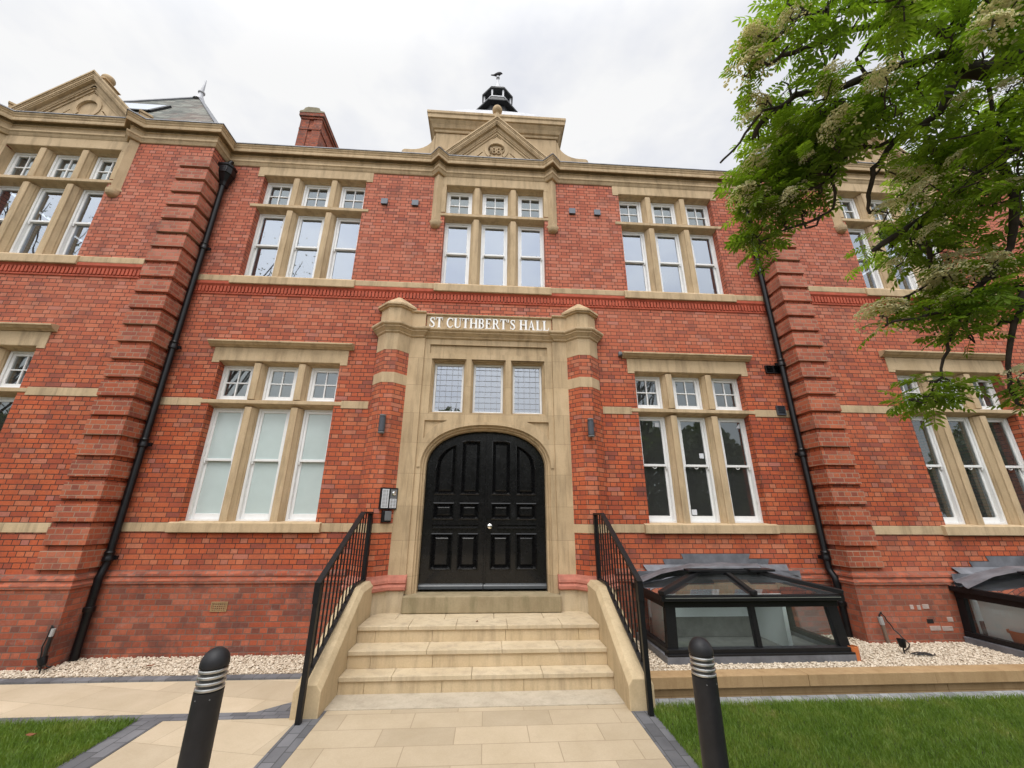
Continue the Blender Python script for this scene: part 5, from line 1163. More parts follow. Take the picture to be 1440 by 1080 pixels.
SHOOTS=[(1.338,-4.934,4.072),(1.37,-5.009,3.881),(1.655,-5.021,3.841),(1.423,-5.036,3.739),(1.533,-5.113,3.666),(1.353,-4.89,3.719),(1.725,-5.059,3.882),(1.399,-5.05,3.786),(1.515,-4.966,4.043),(1.485,-4.997,3.802),(1.527,-4.927,3.846),(1.532,-4.975,3.745),(1.294,-4.879,3.996),(1.516,-5.149,3.701),(1.228,-4.788,3.875),(1.478,-4.781,3.994),(1.408,-4.999,3.757),(1.765,-5.075,3.77),(1.381,-5.004,3.854),(1.512,-5.03,3.761),(1.324,-4.932,3.698),(1.551,-5.161,3.639),(1.413,-4.836,4.07),(1.372,-4.8,4.016),(1.309,-4.692,3.979),(1.399,-4.913,4.044),(1.516,-4.939,4.056),(1.267,-5.066,3.868),(1.673,-4.998,3.774),(1.32,-4.986,3.969),(1.275,-4.971,4.027),(1.656,-4.985,3.972),(1.331,-4.776,3.992),(1.435,-4.808,4.053),(1.237,-5.002,3.836),(1.477,-5.004,3.957),(1.439,-4.696,3.832),(1.5,-4.787,3.881),(1.714,-5.101,3.805),(1.608,-5.026,3.969),(1.621,-5.118,3.717),(1.337,-4.938,4.152),(1.636,-5.136,3.768),(1.678,-5.078,3.814),(1.767,-5.017,3.878),(1.634,-4.966,3.854),(1.232,-4.907,3.889),(1.206,-4.741,3.771),(1.584,-5.112,3.757),(1.675,-5.007,3.799),(1.449,-4.776,4.042),(1.792,-5.062,3.878),(1.275,-4.805,3.856),(1.573,-5.097,3.799),(1.748,-5.03,3.855),(1.331,-4.756,3.73),(1.24,-4.962,3.962),(1.385,-5.029,3.7),(1.48,-5.129,3.768),(1.421,-4.85,3.861),(1.476,-5.001,3.978),(1.446,-4.985,3.95),(1.671,-5.04,3.916),(2.008,-4.893,3.888),(1.754,-4.972,3.991),(1.507,-4.958,4.013),(1.948,-4.91,3.916),(1.641,-4.89,4.176),(1.868,-4.909,4.017),(1.924,-4.99,4.002),(1.718,-4.982,4.041),(1.559,-4.945,4.156),(1.63,-4.969,4.071),(1.807,-4.935,3.877),(1.975,-4.896,3.972),(1.716,-4.947,3.861),(1.688,-5.026,3.772),(1.723,-4.972,4.062),(1.818,-4.994,3.879),(1.531,-4.941,4.094),(1.828,-5.017,3.937),(1.636,-4.942,3.866),(1.735,-5.057,3.814),(1.568,-5.006,3.852),(1.611,-4.92,4.153),(1.957,-4.887,3.938),(1.665,-4.876,4.051),(1.637,-4.966,3.805),(2.009,-4.916,3.947),(1.972,-4.891,3.88),(1.829,-4.976,3.868),(1.699,-5.092,3.75),(1.883,-4.856,3.95),(1.723,-5.013,4.032),(1.757,-4.985,3.993),(1.723,-5.035,3.712),(2.278,-5.06,4.036),(1.967,-5.091,3.799),(2.127,-4.795,3.469),(2.378,-4.832,3.523),(1.835,-5.044,3.603),(1.988,-5.144,3.819),(2.343,-4.675,3.544),(2.343,-4.841,3.458),(2.112,-4.827,3.647),(2.475,-4.828,3.663),(1.997,-5.058,3.834),(2.311,-5.049,3.774),(2.148,-5.037,3.631),(2.085,-4.93,3.338),(2.059,-4.882,3.639),(1.936,-4.949,3.642),(1.972,-4.848,3.362),(1.818,-5.073,3.877),(2.125,-4.913,3.316),(2.011,-5.085,3.853),(2.163,-4.875,3.853),(2.31,-5.091,3.819),(2.296,-4.658,3.718),(2.008,-4.912,3.646),(2.369,-4.782,3.488),(2.236,-4.696,3.815),(1.896,-5.012,3.874),(2.38,-4.612,3.614),(1.97,-5.082,3.577),(2.381,-5.062,3.879),(2.494,-4.881,3.611),(2.37,-5.09,3.958),(2.463,-4.874,3.595),(2.373,-4.798,3.538),(1.971,-4.89,3.778),(2.254,-4.886,3.743),(2.312,-4.73,3.742),(2.343,-4.895,3.496),(2.006,-4.962,3.945),(2.248,-4.983,3.988),(2.045,-5.057,3.652),(2.076,-4.868,3.563),(1.995,-5.199,3.542),(2.372,-4.627,3.597),(1.944,-5.041,4.04),(2.183,-4.704,3.668),(2.203,-4.884,3.311),(1.884,-5.157,3.769),(2.118,-4.819,3.625),(2.144,-4.982,4.047),(2.023,-4.958,3.689),(2.039,-4.947,3.729),(2.25,-4.926,3.47),(2.133,-5.002,4.037),(1.927,-4.958,3.576),(2.415,-4.946,3.731),(2.072,-5.108,3.383),(2.131,-4.785,3.8),(2.308,-4.865,3.714),(2.067,-5.147,3.836),(2.298,-4.756,3.638),(1.875,-5.005,3.791),(1.918,-5.064,3.656),(2.033,-5.104,3.754),(2.032,-4.893,3.558),(2.365,-4.724,3.504),(2.236,-5.085,3.718),(2.153,-4.857,3.782),(2.31,-4.902,3.933),(2.285,-5.058,3.846),(2.134,-5.018,3.998),(2.489,-4.882,3.71),(2.376,-5.07,3.897),(2.335,-4.893,3.676),(2.079,-5.17,3.725),(2.348,-4.92,3.433),(2.291,-4.889,3.739),(2.032,-5.009,4.082),(2.397,-4.701,3.642),(2.118,-4.841,3.884),(2.18,-4.782,3.718),(2.26,-4.944,3.29),(2.085,-4.904,3.842),(2.192,-4.951,3.316),(2.271,-5.058,3.743),(2.209,-4.916,3.255),(1.955,-5.181,3.56),(2.58,-4.771,3.503),(2.316,-5.126,3.93),(2.04,-5.008,3.651),(1.844,-4.906,3.558),(2.363,-4.856,3.697),(2.266,-4.865,3.769),(1.94,-5.182,3.7),(2.136,-5.002,4.011),(2.162,-4.898,3.956),(2.11,-4.844,3.74),(1.944,-4.858,3.639),(1.904,-4.868,3.482),(1.95,-5.06,3.55),(2.003,-4.966,3.792),(2.322,-4.933,3.694),(2.134,-5.01,3.859),(1.975,-5.126,3.702),(2.296,-4.813,3.731),(1.988,-5.008,3.48),(2.121,-5.039,3.864),(2.177,-5.025,3.369),(2.1,-4.931,3.229),(1.949,-5.05,3.665),(2.13,-4.912,3.956),(1.903,-5.026,3.722),(1.834,-4.993,3.589),(2.018,-4.952,3.808),(2.077,-5.061,3.68),(2.359,-4.886,3.467),(2.198,-4.755,3.59),(1.979,-4.994,4.056),(2.34,-5.111,3.939),(2.013,-5.077,3.744),(2.079,-4.988,3.9),(1.8,-5.123,3.774),(2.018,-5.169,3.701),(2.092,-5.123,3.45),(2.385,-4.888,3.733),(1.589,-4.58,3.56),(1.743,-4.824,3.44),(1.48,-4.638,3.742),(1.693,-4.639,3.679),(1.474,-4.453,3.618),(1.655,-4.573,3.512),(1.889,-4.781,3.66),(1.352,-4.72,3.661),(1.776,-4.485,3.597),(1.563,-4.641,3.564),(1.55,-4.555,3.628),(1.509,-4.709,3.475),(1.665,-4.889,3.394),(1.414,-4.598,3.487),(1.726,-4.737,3.55),(1.614,-4.704,3.444),(1.725,-4.717,3.69),(1.312,-4.687,3.626),(1.438,-4.551,3.729),(1.502,-4.489,3.772),(1.604,-4.506,3.581),(1.83,-4.731,3.68),(1.638,-4.456,3.592),(1.422,-4.509,3.82),(1.536,-4.852,3.496),(1.584,-4.589,3.55),(1.484,-4.531,3.46),(1.726,-4.784,3.518),(1.391,-4.589,3.825),(1.799,-4.697,3.568),(1.385,-4.686,3.601),(1.516,-4.763,3.531),(1.502,-4.803,3.511),(1.496,-4.494,3.688),(1.463,-4.542,3.795),(1.574,-4.743,3.418),(1.564,-4.838,3.52),(1.519,-4.813,3.543),(1.648,-4.63,3.811),(1.463,-4.689,3.463),(1.563,-4.711,3.694),(1.731,-4.558,3.621),(1.436,-4.742,3.582),(1.671,-4.581,3.573),(1.37,-4.555,3.594),(1.468,-4.441,3.609),(1.504,-4.531,3.547),(1.311,-4.637,3.588),(1.631,-4.471,3.655),(1.719,-4.816,3.583),(1.517,-4.408,3.748),(1.603,-4.667,3.643),(1.646,-4.582,3.763),(1.698,-4.69,3.611),(1.343,-4.682,3.545),(1.48,-4.785,3.479),(1.841,-4.727,3.709),(1.739,-4.672,3.568),(1.464,-4.457,3.714),(1.627,-4.497,3.643),(1.558,-4.68,3.55),(1.674,-4.544,3.556),(1.572,-4.533,3.601),(1.43,-4.775,3.545),(1.692,-4.711,3.561),(1.558,-4.631,3.847),(1.79,-4.797,3.536),(1.846,-4.797,3.624),(1.514,-4.674,3.405),(1.622,-4.708,3.548),(1.772,-4.832,3.546),(1.52,-4.648,3.673),(1.614,-4.522,3.678),(1.608,-4.66,3.571),(1.723,-4.754,3.578),(1.813,-4.793,3.486),(1.57,-4.642,3.699),(1.7,-4.717,3.583),(1.751,-4.808,3.481),(1.456,-4.626,3.55),(1.715,-4.559,3.629),(1.616,-4.686,3.5),(1.679,-4.528,3.543),(1.51,-4.562,3.446),(1.532,-4.606,3.881),(1.46,-4.649,3.523),(1.421,-4.631,3.66),(1.59,-4.571,3.441),(1.486,-4.494,3.776),(1.594,-4.626,3.702),(1.518,-4.675,3.522),(1.6,-4.745,3.489),(1.677,-4.59,3.612),(1.688,-4.743,3.53),(1.674,-4.886,3.476),(1.347,-4.476,3.353),(1.289,-4.534,3.389),(1.33,-4.531,3.358),(1.61,-4.572,3.507),(1.606,-4.705,3.352),(1.486,-4.436,3.387),(1.533,-4.507,3.447),(1.553,-4.369,3.407),(1.301,-4.519,3.422),(1.451,-4.532,3.457),(1.473,-4.42,3.522),(1.511,-4.371,3.391),(1.624,-4.569,3.356),(1.62,-4.497,3.392),(1.571,-4.418,3.452),(1.605,-4.427,3.48),(1.649,-4.614,3.401),(1.34,-4.546,3.384),(1.573,-4.727,3.34),(1.484,-4.398,3.442),(1.619,-4.562,3.472),(1.663,-4.642,3.362),(1.712,-4.632,3.449),(1.369,-4.439,3.324),(1.519,-4.494,3.344),(1.59,-4.615,3.375),(1.791,-4.648,3.409),(1.618,-4.466,3.552),(1.515,-4.526,3.308),(1.567,-4.731,3.333),(1.564,-4.634,3.409),(1.583,-4.428,3.495),(1.789,-4.569,3.49),(1.367,-4.497,3.291),(1.371,-4.425,3.377),(1.386,-4.404,3.423),(1.477,-4.306,3.49),(1.671,-4.56,3.356),(1.543,-4.532,3.375),(1.722,-4.487,3.477),(1.725,-4.604,3.434),(1.696,-4.491,3.462),(1.497,-4.254,3.183),(1.434,-4.322,3.192),(1.429,-4.304,3.241),(1.449,-4.333,3.129),(1.438,-4.36,3.195),(1.42,-4.334,3.303),(1.378,-4.325,3.131),(1.449,-4.3,3.205),(1.427,-4.38,3.369),(1.436,-4.314,3.345),(1.456,-4.35,3.201),(1.396,-4.333,3.27),(1.599,-4.475,3.224),(1.465,-4.431,3.212),(1.53,-4.402,3.22),(1.561,-4.465,3.235),(1.549,-4.454,3.293),(1.435,-4.476,3.294),(1.463,-4.451,3.238),(1.619,-4.465,3.286),(1.518,-4.448,3.316),(1.505,-4.386,3.286),(2.035,-4.614,2.977),(2.249,-4.465,3.001),(2.587,-4.648,3.083),(2.28,-4.489,2.961),(2.076,-4.73,3.102),(2.139,-4.576,2.742),(2.338,-4.319,2.875),(2.322,-4.781,3.211),(2.025,-4.967,3.17),(2.133,-4.672,2.743),(2.173,-4.806,3.113),(2.123,-4.669,3.377),(2.353,-4.717,2.903),(2.225,-4.757,2.962),(2.153,-4.494,2.699),(2.467,-4.635,2.822),(2.499,-4.416,2.815),(2.062,-4.653,3.23),(2.344,-4.646,2.875),(2.467,-4.552,2.91),(2.042,-4.764,3.337),(2.532,-4.476,2.8),(1.965,-4.827,3.049),(2.17,-4.888,3.129),(2.154,-4.431,3.141),(2.08,-4.619,2.796),(1.926,-4.672,3.011),(2.368,-4.394,2.762),(2.038,-4.64,3.469),(2.502,-4.531,2.713),(2.407,-4.487,3.181),(2.264,-4.789,2.964),(2.396,-4.488,3.28),(2.237,-4.499,3.455),(2.282,-4.613,3.599),(2.172,-4.543,2.833),(2.064,-4.966,3.094),(2.381,-4.308,2.9),(2.191,-4.893,3.0),(1.968,-4.611,2.899),(2.441,-4.769,3.212),(2.257,-4.435,3.153),(2.128,-4.389,3.261),(2.055,-4.769,2.999),(2.459,-4.557,2.957),(2.188,-4.593,2.764),(2.066,-4.666,3.384),(2.516,-4.559,2.767),(2.27,-4.809,3.015),(2.344,-4.613,2.644),(2.558,-4.465,2.835),(2.179,-4.598,3.368),(2.421,-4.484,3.129),(2.097,-4.937,3.001),(2.462,-4.807,3.28),(2.139,-4.847,3.043),(2.191,-4.632,2.936),(2.115,-4.348,3.206),(2.383,-4.668,3.306),(2.14,-4.358,3.167),(2.059,-4.656,3.394),(2.157,-4.466,3.12),(2.246,-4.606,3.216),(2.113,-4.761,3.041),(2.155,-4.715,3.146),(2.361,-4.76,2.921),(1.899,-4.615,3.079),(2.206,-4.868,3.273),(2.2,-4.326,3.111),(1.957,-4.82,3.062),(2.071,-4.787,3.288),(2.446,-4.428,3.172),(2.612,-4.589,2.998),(1.979,-4.907,3.246),(2.457,-4.614,3.305),(2.638,-4.553,2.923),(2.454,-4.464,2.693),(2.164,-4.949,3.118),(2.357,-4.73,2.953),(1.995,-4.915,3.255),(2.416,-4.719,2.956),(2.1,-4.627,2.742),(2.307,-4.843,3.041),(2.005,-4.725,3.078),(2.229,-4.318,3.034),(2.047,-4.495,3.061),(2.556,-4.694,3.125),(2.518,-4.765,3.223),(1.933,-4.799,3.259),(2.167,-4.443,3.338),(2.479,-4.567,2.963),(1.988,-4.465,3.003),(2.411,-4.778,3.398),(2.007,-4.96,3.168),(2.259,-4.78,2.961),(2.188,-4.611,3.41),(2.485,-4.653,3.15),(2.434,-4.564,3.345),(2.206,-4.392,2.983),(2.512,-4.542,2.856),(2.321,-4.46,3.419),(2.602,-4.641,3.119),(2.078,-4.85,3.309),(2.29,-4.73,3.037),(2.234,-4.422,3.277),(2.082,-4.552,3.294),(1.964,-4.709,3.044),(2.278,-4.568,3.519),(2.296,-4.732,2.948),(2.043,-4.617,2.927),(2.092,-4.61,3.092),(2.104,-4.87,2.896),(2.418,-4.394,3.156),(2.112,-4.856,3.029),(2.021,-4.854,2.983),(2.343,-4.322,3.26),(2.179,-4.804,3.103),(2.251,-4.698,3.314),(2.178,-4.443,2.79),(2.085,-4.806,3.283),(2.314,-4.434,3.374),(2.44,-4.453,2.898),(2.212,-4.858,3.134),(2.477,-4.42,2.94),(2.271,-4.379,3.173),(2.42,-4.473,3.171),(2.24,-4.867,3.21),(2.309,-4.521,2.73),(2.261,-4.46,3.439),(2.294,-4.537,2.846),(2.075,-4.813,3.329),(2.319,-4.436,2.927),(2.376,-4.824,3.324),(2.27,-4.394,2.796),(2.12,-4.763,2.828),(2.313,-4.321,3.347),(2.047,-4.671,3.015),(2.176,-4.742,3.404),(2.242,-4.774,2.997),(1.915,-4.592,2.953),(1.951,-4.774,3.306),(2.111,-4.841,3.358),(2.149,-4.841,2.81),(2.018,-4.946,3.185),(2.163,-4.487,3.105),(2.312,-4.523,2.677),(2.054,-4.938,3.075),(2.074,-4.825,3.284),(2.154,-4.775,3.004),(2.365,-4.727,3.465),(2.425,-4.496,3.269),(2.232,-4.226,3.206),(2.643,-4.559,2.879),(2.294,-4.897,3.222),(2.161,-4.701,2.914),(2.334,-4.422,2.9),(1.974,-4.818,3.301),(2.558,-4.38,2.883),(2.07,-4.595,2.947),(2.397,-4.466,2.739),(2.196,-4.744,3.416),(1.881,-4.845,3.293),(2.341,-4.506,3.142),(2.251,-4.701,3.128),(2.466,-4.548,2.903),(2.064,-4.346,3.13),(2.577,-4.545,2.801),(1.951,-4.532,2.911),(2.089,-4.93,3.225),(2.225,-4.44,3.185),(2.122,-4.976,3.049),(2.236,-4.468,2.766),(2.479,-4.511,2.853),(2.017,-4.62,2.95),(2.211,-4.869,3.231),(2.249,-4.728,3.434),(2.213,-4.739,2.829),(2.218,-4.657,2.891),(2.29,-4.707,3.121),(2.338,-4.253,3.03),(2.248,-4.674,3.164),(2.332,-4.57,3.379),(2.29,-4.464,2.782),(2.042,-4.78,3.031),(2.581,-4.367,2.757),(2.16,-4.544,2.633),(2.143,-4.327,2.768),(2.117,-4.285,2.796),(2.158,-4.449,2.723),(2.31,-4.531,2.51),(2.038,-4.598,2.559),(2.071,-4.581,2.588),(2.272,-4.618,2.551),(2.236,-4.54,2.766),(2.011,-4.607,2.618),(2.126,-4.311,2.758),(2.252,-4.438,2.701),(1.977,-4.552,2.613),(2.256,-4.516,2.62),(2.199,-4.484,2.694),(2.12,-4.545,2.536),(2.119,-4.465,2.694),(2.022,-4.521,2.604),(2.196,-4.571,2.532),(2.347,-4.583,2.692),(2.208,-4.679,2.662),(2.227,-4.559,2.503),(2.081,-4.559,2.683),(2.297,-4.558,2.538),(2.224,-4.627,2.638),(2.218,-4.637,2.534),(2.023,-4.382,2.731),(2.216,-4.536,2.643),(2.381,-4.572,2.622),(2.197,-4.65,2.515),(2.133,-4.706,2.641),(2.144,-4.666,2.612),(2.028,-4.521,2.665),(2.208,-4.537,2.564),(2.065,-4.647,2.645),(2.041,-4.526,2.572),(2.167,-4.593,2.667),(2.074,-4.709,2.599),(2.204,-4.606,2.522),(2.333,-4.484,2.561),(1.884,-4.431,2.599),(1.933,-4.515,2.565),(1.898,-4.4,2.601),(1.882,-4.41,2.626),(1.874,-4.406,2.65),(1.9,-4.417,2.605),(1.9,-4.431,2.587),(1.914,-4.462,2.618),(1.915,-4.476,2.608),(2.098,-4.503,2.566),(2.07,-4.516,2.479),(2.097,-4.52,2.5),(2.061,-4.387,2.263),(2.1,-4.439,2.295),(2.083,-4.378,2.273),(1.974,-4.364,2.254),(2.032,-4.355,2.264),(2.01,-4.345,2.25),(2.045,-4.405,2.222),(2.071,-4.371,2.313),(2.035,-4.405,2.253),(2.047,-4.385,2.338),(2.049,-4.369,2.333),(2.046,-4.319,2.232),(2.045,-4.45,2.283),(2.302,-4.572,2.279),(2.318,-4.513,2.19),(2.336,-4.557,2.284),(2.348,-4.573,2.266),(2.298,-4.555,2.253),(2.329,-4.536,2.238),(2.311,-4.5,2.258),(1.707,-4.789,3.778),(1.721,-4.848,3.69),(1.722,-4.845,3.698),(1.753,-4.813,3.731),(2.681,-5.117,3.463),(2.62,-5.039,2.916),(2.326,-5.31,3.547),(3.163,-4.796,3.388),(2.471,-5.039,3.845),(2.893,-4.738,3.385),(2.471,-4.977,3.377),(2.333,-5.259,3.709),(2.333,-4.907,3.191),(2.611,-4.894,3.523),(2.984,-4.601,3.652),(3.099,-4.588,3.397),(2.995,-4.88,3.151),(3.039,-4.797,3.517),(2.631,-4.985,3.577),(2.943,-4.516,3.195),(2.646,-4.98,3.769),(2.616,-4.973,3.617),(2.466,-4.838,3.084),(2.54,-5.148,3.873),(2.588,-4.894,3.226),(2.957,-4.575,3.449),(3.156,-4.839,3.263),(2.79,-5.169,3.882),(2.661,-4.647,3.065),(2.439,-5.237,3.452),(2.202,-5.149,3.423),(2.422,-5.182,3.403),(2.69,-4.93,2.817),(2.684,-4.841,3.289),(2.33,-5.249,3.266),(2.384,-4.918,3.102),(2.368,-5.302,3.326),(2.5,-5.206,3.848),(2.948,-4.537,3.061),(2.986,-5.061,3.627),(2.774,-5.025,4.07),(2.379,-5.126,3.177),(2.745,-5.082,3.484),(2.883,-4.707,2.969),(2.516,-4.983,3.753),(2.625,-4.882,2.61),(2.704,-4.892,2.648),(2.787,-4.905,3.879),(2.581,-5.095,3.883),(2.527,-5.078,3.365),(2.768,-4.622,3.131),(2.897,-4.827,3.736),(2.846,-4.767,3.157),(2.719,-4.84,2.593),(2.776,-4.693,2.876),(3.226,-4.767,3.321),(2.769,-5.101,4.101),(2.978,-4.479,2.771),(2.983,-4.785,2.911),(2.55,-5.096,3.056),(3.136,-4.837,3.274),(2.422,-5.275,3.573),(2.973,-4.516,3.254),(2.61,-4.898,3.62),(3.065,-4.345,2.977),(2.76,-5.034,3.164),(2.566,-5.035,3.586),(2.466,-5.084,3.418),(2.804,-5.07,3.63),(2.933,-4.956,3.229),(2.588,-4.933,3.689),(2.483,-4.863,3.168),(3.092,-4.931,3.695),(2.456,-5.248,3.502),(2.41,-5.249,3.669),(2.438,-4.914,3.052),(2.805,-4.96,3.355),(2.436,-5.141,3.165),(2.807,-5.092,3.895),(2.459,-5.126,3.238),(3.089,-4.808,3.513),(2.903,-4.573,3.022),(2.744,-4.957,3.34),(2.65,-4.993,4.171),(3.118,-4.887,3.505),(2.58,-4.738,2.866),(2.514,-4.909,3.571),(2.547,-4.677,2.662),(2.493,-4.888,2.951),(2.936,-4.696,3.724),(2.927,-4.631,3.512),(2.734,-4.946,3.017),(3.22,-4.586,3.14),(2.612,-5.184,3.831),(3.007,-4.732,3.019),(3.147,-4.767,3.426),(3.109,-5.005,3.599),(2.435,-5.105,3.014),(2.882,-4.89,3.581),(2.354,-4.848,3.006),(2.711,-4.818,2.893),(2.383,-5.122,3.398),(3.04,-4.489,3.281),(2.566,-4.902,2.846),(3.115,-5.036,3.727),(2.151,-5.205,3.595),(2.483,-4.715,2.75),(2.805,-4.869,3.806),(2.44,-5.243,3.752),(2.758,-4.89,3.11),(2.392,-5.069,3.897),(3.25,-4.484,2.895),(2.458,-5.158,3.624),(2.687,-4.975,4.037),(2.541,-5.106,4.005),(2.888,-4.815,2.972),(2.853,-5.091,3.964),(3.049,-4.896,3.613),(2.891,-4.716,3.216),(2.238,-5.266,3.655),(3.18,-4.257,2.918),(2.699,-4.961,2.89),(3.3,-4.733,3.246),(2.803,-4.788,3.331)]
FLOWERS=[(1.214,-4.804,3.839,0.11),(1.183,-4.882,3.827,0.074),(1.211,-4.771,3.765,0.125),(1.292,-4.664,3.682,0.084),(1.262,-4.649,3.592,0.065),(1.321,-4.547,3.431,0.089),(1.414,-4.477,3.461,0.076),(1.259,-4.492,3.278,0.093),(1.449,-4.222,3.224,0.068),(1.376,-4.46,3.262,0.088),(1.523,-4.478,3.254,0.107),(1.431,-4.58,3.196,0.062),(1.414,-4.928,3.489,0.078),(1.452,-4.892,3.49,0.055),(1.554,-5.001,3.41,0.07),(1.644,-4.913,3.509,0.066),(1.497,-4.827,3.346,0.093),(1.589,-4.687,3.417,0.075),(1.419,-4.679,3.505,0.066),(1.495,-4.633,3.395,0.049),(1.459,-4.686,3.319,0.039),(1.528,-4.727,3.256,0.055),(1.884,-5.184,3.497,0.127),(1.797,-5.175,3.43,0.073),(2.007,-5.059,3.3,0.059),(2.044,-5.013,3.358,0.061),(1.951,-4.942,3.369,0.06),(1.926,-4.985,3.174,0.073),(1.98,-4.674,3.239,0.088),(1.942,-4.72,3.126,0.085),(1.894,-4.769,3.055,0.057),(2.106,-4.654,3.076,0.124),(1.867,-4.617,3.095,0.076),(1.985,-4.575,3.098,0.061),(2.07,-4.607,2.739,0.126),(2.175,-4.598,2.845,0.105),(1.937,-4.643,2.819,0.073),(1.999,-4.469,2.908,0.069),(2.149,-4.707,2.748,0.076),(2.248,-4.722,2.795,0.078),(1.912,-4.401,2.652,0.124),(2.049,-4.364,2.701,0.078),(2.066,-4.474,2.688,0.077),(2.043,-4.596,2.634,0.066),(2.268,-4.549,2.616,0.062),(2.046,-4.453,2.349,0.049),(2.315,-4.545,2.313,0.07),(1.978,-4.842,3.162,0.059),(2.188,-4.754,2.99,0.061),(1.636,-5.081,3.682,0.059),(1.278,-4.967,3.783,0.074),(1.332,-4.981,3.85,0.067),(1.927,-5.065,3.505,0.061),(1.901,-4.675,3.275,0.043),(1.557,-4.868,3.514,0.049),(2.146,-4.847,3.033,0.06),(1.994,-4.65,2.952,0.067),(2.186,-4.67,2.927,0.062)]
# ================================================================== rowan in flower hanging in from the right
rnd = random.Random(21)
rt = empty('rowan_tree', (3.75, -5.35, 0), 'rowan tree in cream flower whose leafy boughs hang in from the upper right', 'tree')
tr = MB()
trunk = [(3.75, -5.35, -.1), (3.72, -5.33, .8), (3.62, -5.30, 1.7), (3.50, -5.25, 2.5), (3.42, -5.2, 3.1), (3.30, -5.2, 3.6), (3.4, -5.3, 4.4), (3.5, -5.3, 5.4)]
tr.tube(trunk, [.17, .145, .13, .12, .105, .08, .05, .02], 14); tr.build('trunk', 'bark', rt, smooth=True)
br = MB(); nodes = []
def crook(pts, n, amp):
    o = []
    for i in range(len(pts) - 1):
        a, b = Vector(pts[i]), Vector(pts[i + 1])
        for k in range(n):
            o.append(a.lerp(b, k / n) + (Vector((rnd.uniform(-1, 1), rnd.uniform(-1, 1), rnd.uniform(-1, 1))) * amp if (i or k) else Vector()))
    return o + [Vector(pts[-1])]
roots = {0: (3.42, -5.2, 3.1), 6: (3.48, -5.24, 2.6), 9: (3.5, -5.25, 2.4)}
for i, (r0, r1, pts) in enumerate(LIMBS):
    P = list(pts)
    if i in roots: P = [roots[i]] + P
    Q = crook(P, 2, .007)
    n = len(Q); rr = [(r0 + (r1 - r0) * (k / (n - 1)) ** .8) * rnd.uniform(.88, 1.15) for k in range(n)]
    br.tube(Q, rr, 8)
    nodes += [(q, r) for q, r in zip(Q, rr)]
for k in range(9):      # boughs on the side away from the hall
    a = -2.2 + k * .55; z0 = 2.8 + .22 * k; p0 = Vector((3.45, -5.25, z0)); L_ = rnd.uniform(1.1, 1.8)
    P = [p0, p0 + Vector((math.cos(a) * L_ * .5, math.sin(a) * L_ * .5, .35)), p0 + Vector((math.cos(a) * L_, math.sin(a) * L_, .45))]
    if P[2].x < 3.1: continue
    Q = crook(P, 4, .02); br.tube(Q, [.04 - .03 * i / (len(Q) - 1) for i in range(len(Q))], 7); nodes += [(q, .02) for q in Q]
    for j in range(16): SHOOTS.append(tuple(Q[rnd.randrange(3, len(Q))] + Vector((rnd.gauss(0, .25), rnd.gauss(0, .25), rnd.gauss(0, .2)))))
LV = []; LF = []
def leaflet(p, d, up, L_, W_):
    s = d.cross(up).normalized(); n_ = s.cross(d).normalized(); o = len(LV); droop = n_ * (-.12 * L_)
    m1, m2 = p + d * L_ * .38, p + d * L_ * .75 + droop * .5
    LV.extend([p, m1 + s * W_ * .5 + n_ * W_ * .16, m1, m1 - s * W_ * .5 + n_ * W_ * .16, m2 + s * W_ * .38 + n_ * W_ * .1, m2, m2 - s * W_ * .38 + n_ * W_ * .1, p + d * L_ + droop])
    LF.extend([(o, o + 2, o + 1), (o, o + 3, o + 2), (o + 1, o + 2, o + 5, o + 4), (o + 2, o + 3, o + 6, o + 5), (o + 4, o + 5, o + 7), (o + 5, o + 6, o + 7)])
def leaf(p, d, L_):
    d = d.normalized(); side = d.cross(Vector((rnd.uniform(-.5, .5), rnd.uniform(-.5, .5), 1))).normalized(); up = side.cross(d).normalized()
    n = rnd.choice((5, 6, 6, 7)); q = p.copy(); dd = d.copy(); pts = [q.copy()]
    for i in range(n):
        q = q + dd * L_ / n; dd = (dd + Vector((0, 0, -.085)) + side * rnd.uniform(-.03, .03)).normalized(); pts.append(q.copy())
        if i < n:
            ll = L_ * rnd.uniform(.30, .37) * (1 - .25 * abs(i / n - .5)); w_ = ll * rnd.uniform(.30, .36)
            if i > 0:
                for s in (-1, 1): leaflet(q, (side * s + dd * rnd.uniform(.45, .75) - up * rnd.uniform(0, .25)).normalized(), up, ll, w_)
    leaflet(q, dd, up, L_ * .32, L_ * .11)
    o = len(LV); t_ = side * .0016
    for a in pts: LV.extend([a - t_, a + t_])
    LF.extend([(o + 2 * i, o + 2 * i + 1, o + 2 * i + 3, o + 2 * i + 2) for i in range(len(pts) - 1)])
from mathutils import noise as mnoise
def keep(s):
    s = Vector(s)
    if mnoise.noise(s * 3.6) + .35 * mnoise.noise(s * 9) < -.31: return False
    dc = (s - CAMPOS).length
    for q, r in thick:
        if (q - s).length < .125 and dc < (q - CAMPOS).length + .04: return False
    return True
FLOWERS = [f for i, f in enumerate(FLOWERS) if i < 20 or i % 3]
thick = [(q, r) for q, r in nodes if r > .0115]
SHOOTS = [s for s in SHOOTS if keep(s)]
for s in list(SHOOTS):
    if rnd.random() < .30: SHOOTS.append(tuple(Vector(s) + Vector((rnd.gauss(.04, .045), rnd.gauss(.05, .06), rnd.gauss(0, .05)))))
FS = [Vector(f[:3]) for f in FLOWERS]
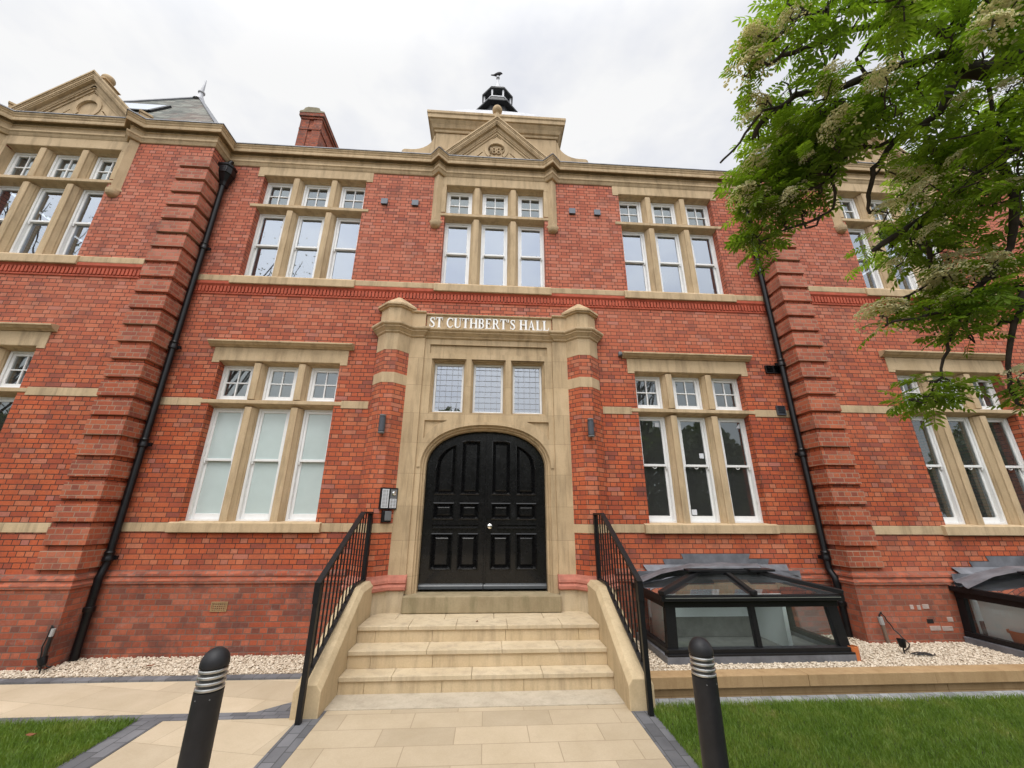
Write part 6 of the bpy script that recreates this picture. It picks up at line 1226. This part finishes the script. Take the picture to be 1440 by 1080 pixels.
for si, sp in enumerate([Vector(s) for s in SHOOTS] + FS):
    best = min(nodes, key=lambda q: (q[0] - sp).length + (0 if q[1] > .003 else .05))
    b0 = best[0]; dist = (sp - b0).length
    if dist > .03:
        k = max(2, int(dist / .07)); Q = crook([b0, b0.lerp(sp, .5) + Vector((0, 0, rnd.uniform(-.04, .06))), sp], k, .018)
        br.tube(Q, [max(.003, min(best[1], .007) * (1 - .6 * i / (len(Q) - 1))) for i in range(len(Q))], 5)
        nodes += [(q, .004) for q in Q[1:]]
    dirn = (sp - b0).normalized() if dist > .02 else Vector((rnd.uniform(-1, 1), rnd.uniform(-1, 1), .2)).normalized()
    for k in range(rnd.choice((3, 4, 4, 5)) if si < len(SHOOTS) else 2):
        a = rnd.uniform(0, 6.283); d = dirn * rnd.uniform(.1, .7) + Vector((math.cos(a), math.sin(a), rnd.uniform(-.35, .55)))
        leaf(sp + dirn * rnd.uniform(-.04, .01), d, rnd.uniform(.085, .14))
br.build('branch', 'bark', rt, smooth=True, recalc=False)
m = MB(); m.v = [tuple(v) for v in LV]; m.f = LF; m.build('foliage', 'leaf', rt, recalc=False)
# flower heads: domes of tiny florets on a spray of stalks
heads = []
for v in range(5):
    V = []; F = []; n = 520; lob = [(rnd.uniform(-.6, .6), rnd.uniform(-.6, .6), rnd.uniform(.32, .5)) for q in range(7)]
    for i in range(n):
        if i % 3:
            lx, ly, lr = lob[i % 7]; u = rnd.uniform(0, 6.283); q = lr * math.sqrt(rnd.random()); x, y = lx + q * math.cos(u), ly + q * math.sin(u); h = .5 * math.sqrt(max(0, lr * lr - q * q)) + .18 + .25 * (1 - min(1, lx * lx + ly * ly))
        else:
            r_ = math.sqrt(rnd.random()); u = rnd.uniform(0, 6.283); x, y = r_ * math.cos(u), r_ * math.sin(u); h = .40 * math.sqrt(max(0, 1 - r_ * r_)) - rnd.uniform(0, .12)
        c0 = Vector((x, y, h - .2 + rnd.uniform(-.05, .05))); s = rnd.uniform(.036, .062); o = len(V); ax = Vector((x * .8 + rnd.uniform(-.5, .5), y * .8 + rnd.uniform(-.5, .5), 1)).normalized(); p_ = ax.orthogonal().normalized(); r2 = ax.cross(p_)
        V += [c0 + (p_ * math.cos(j * 1.2566) + r2 * math.sin(j * 1.2566)) * s for j in range(5)] + [c0 + ax * s * .55, c0 - ax * s * .4]
        F += [(o + j, o + (j + 1) % 5, o + 5) for j in range(5)] + [(o + (j + 1) % 5, o + j, o + 6) for j in range(5)]
    me = bpy.data.meshes.new('blossom'); me.from_pydata([tuple(q) for q in V], [], F); me.materials.append(M['blossom']); heads.append(me)
for i, f in enumerate(FLOWERS):
    o = bpy.data.objects.new('blossom', heads[i % 5]); COL.objects.link(o); o.parent = rt; o.matrix_parent_inverse = Matrix.Translation(-rt.location)
    o.location = (f[0], f[1], f[2] + .015); o.scale = (f[3] * .95, f[3] * .95, f[3] * 1.1); o.rotation_euler = (rnd.uniform(-.5, .5), rnd.uniform(-.5, .5), rnd.uniform(0, 6))
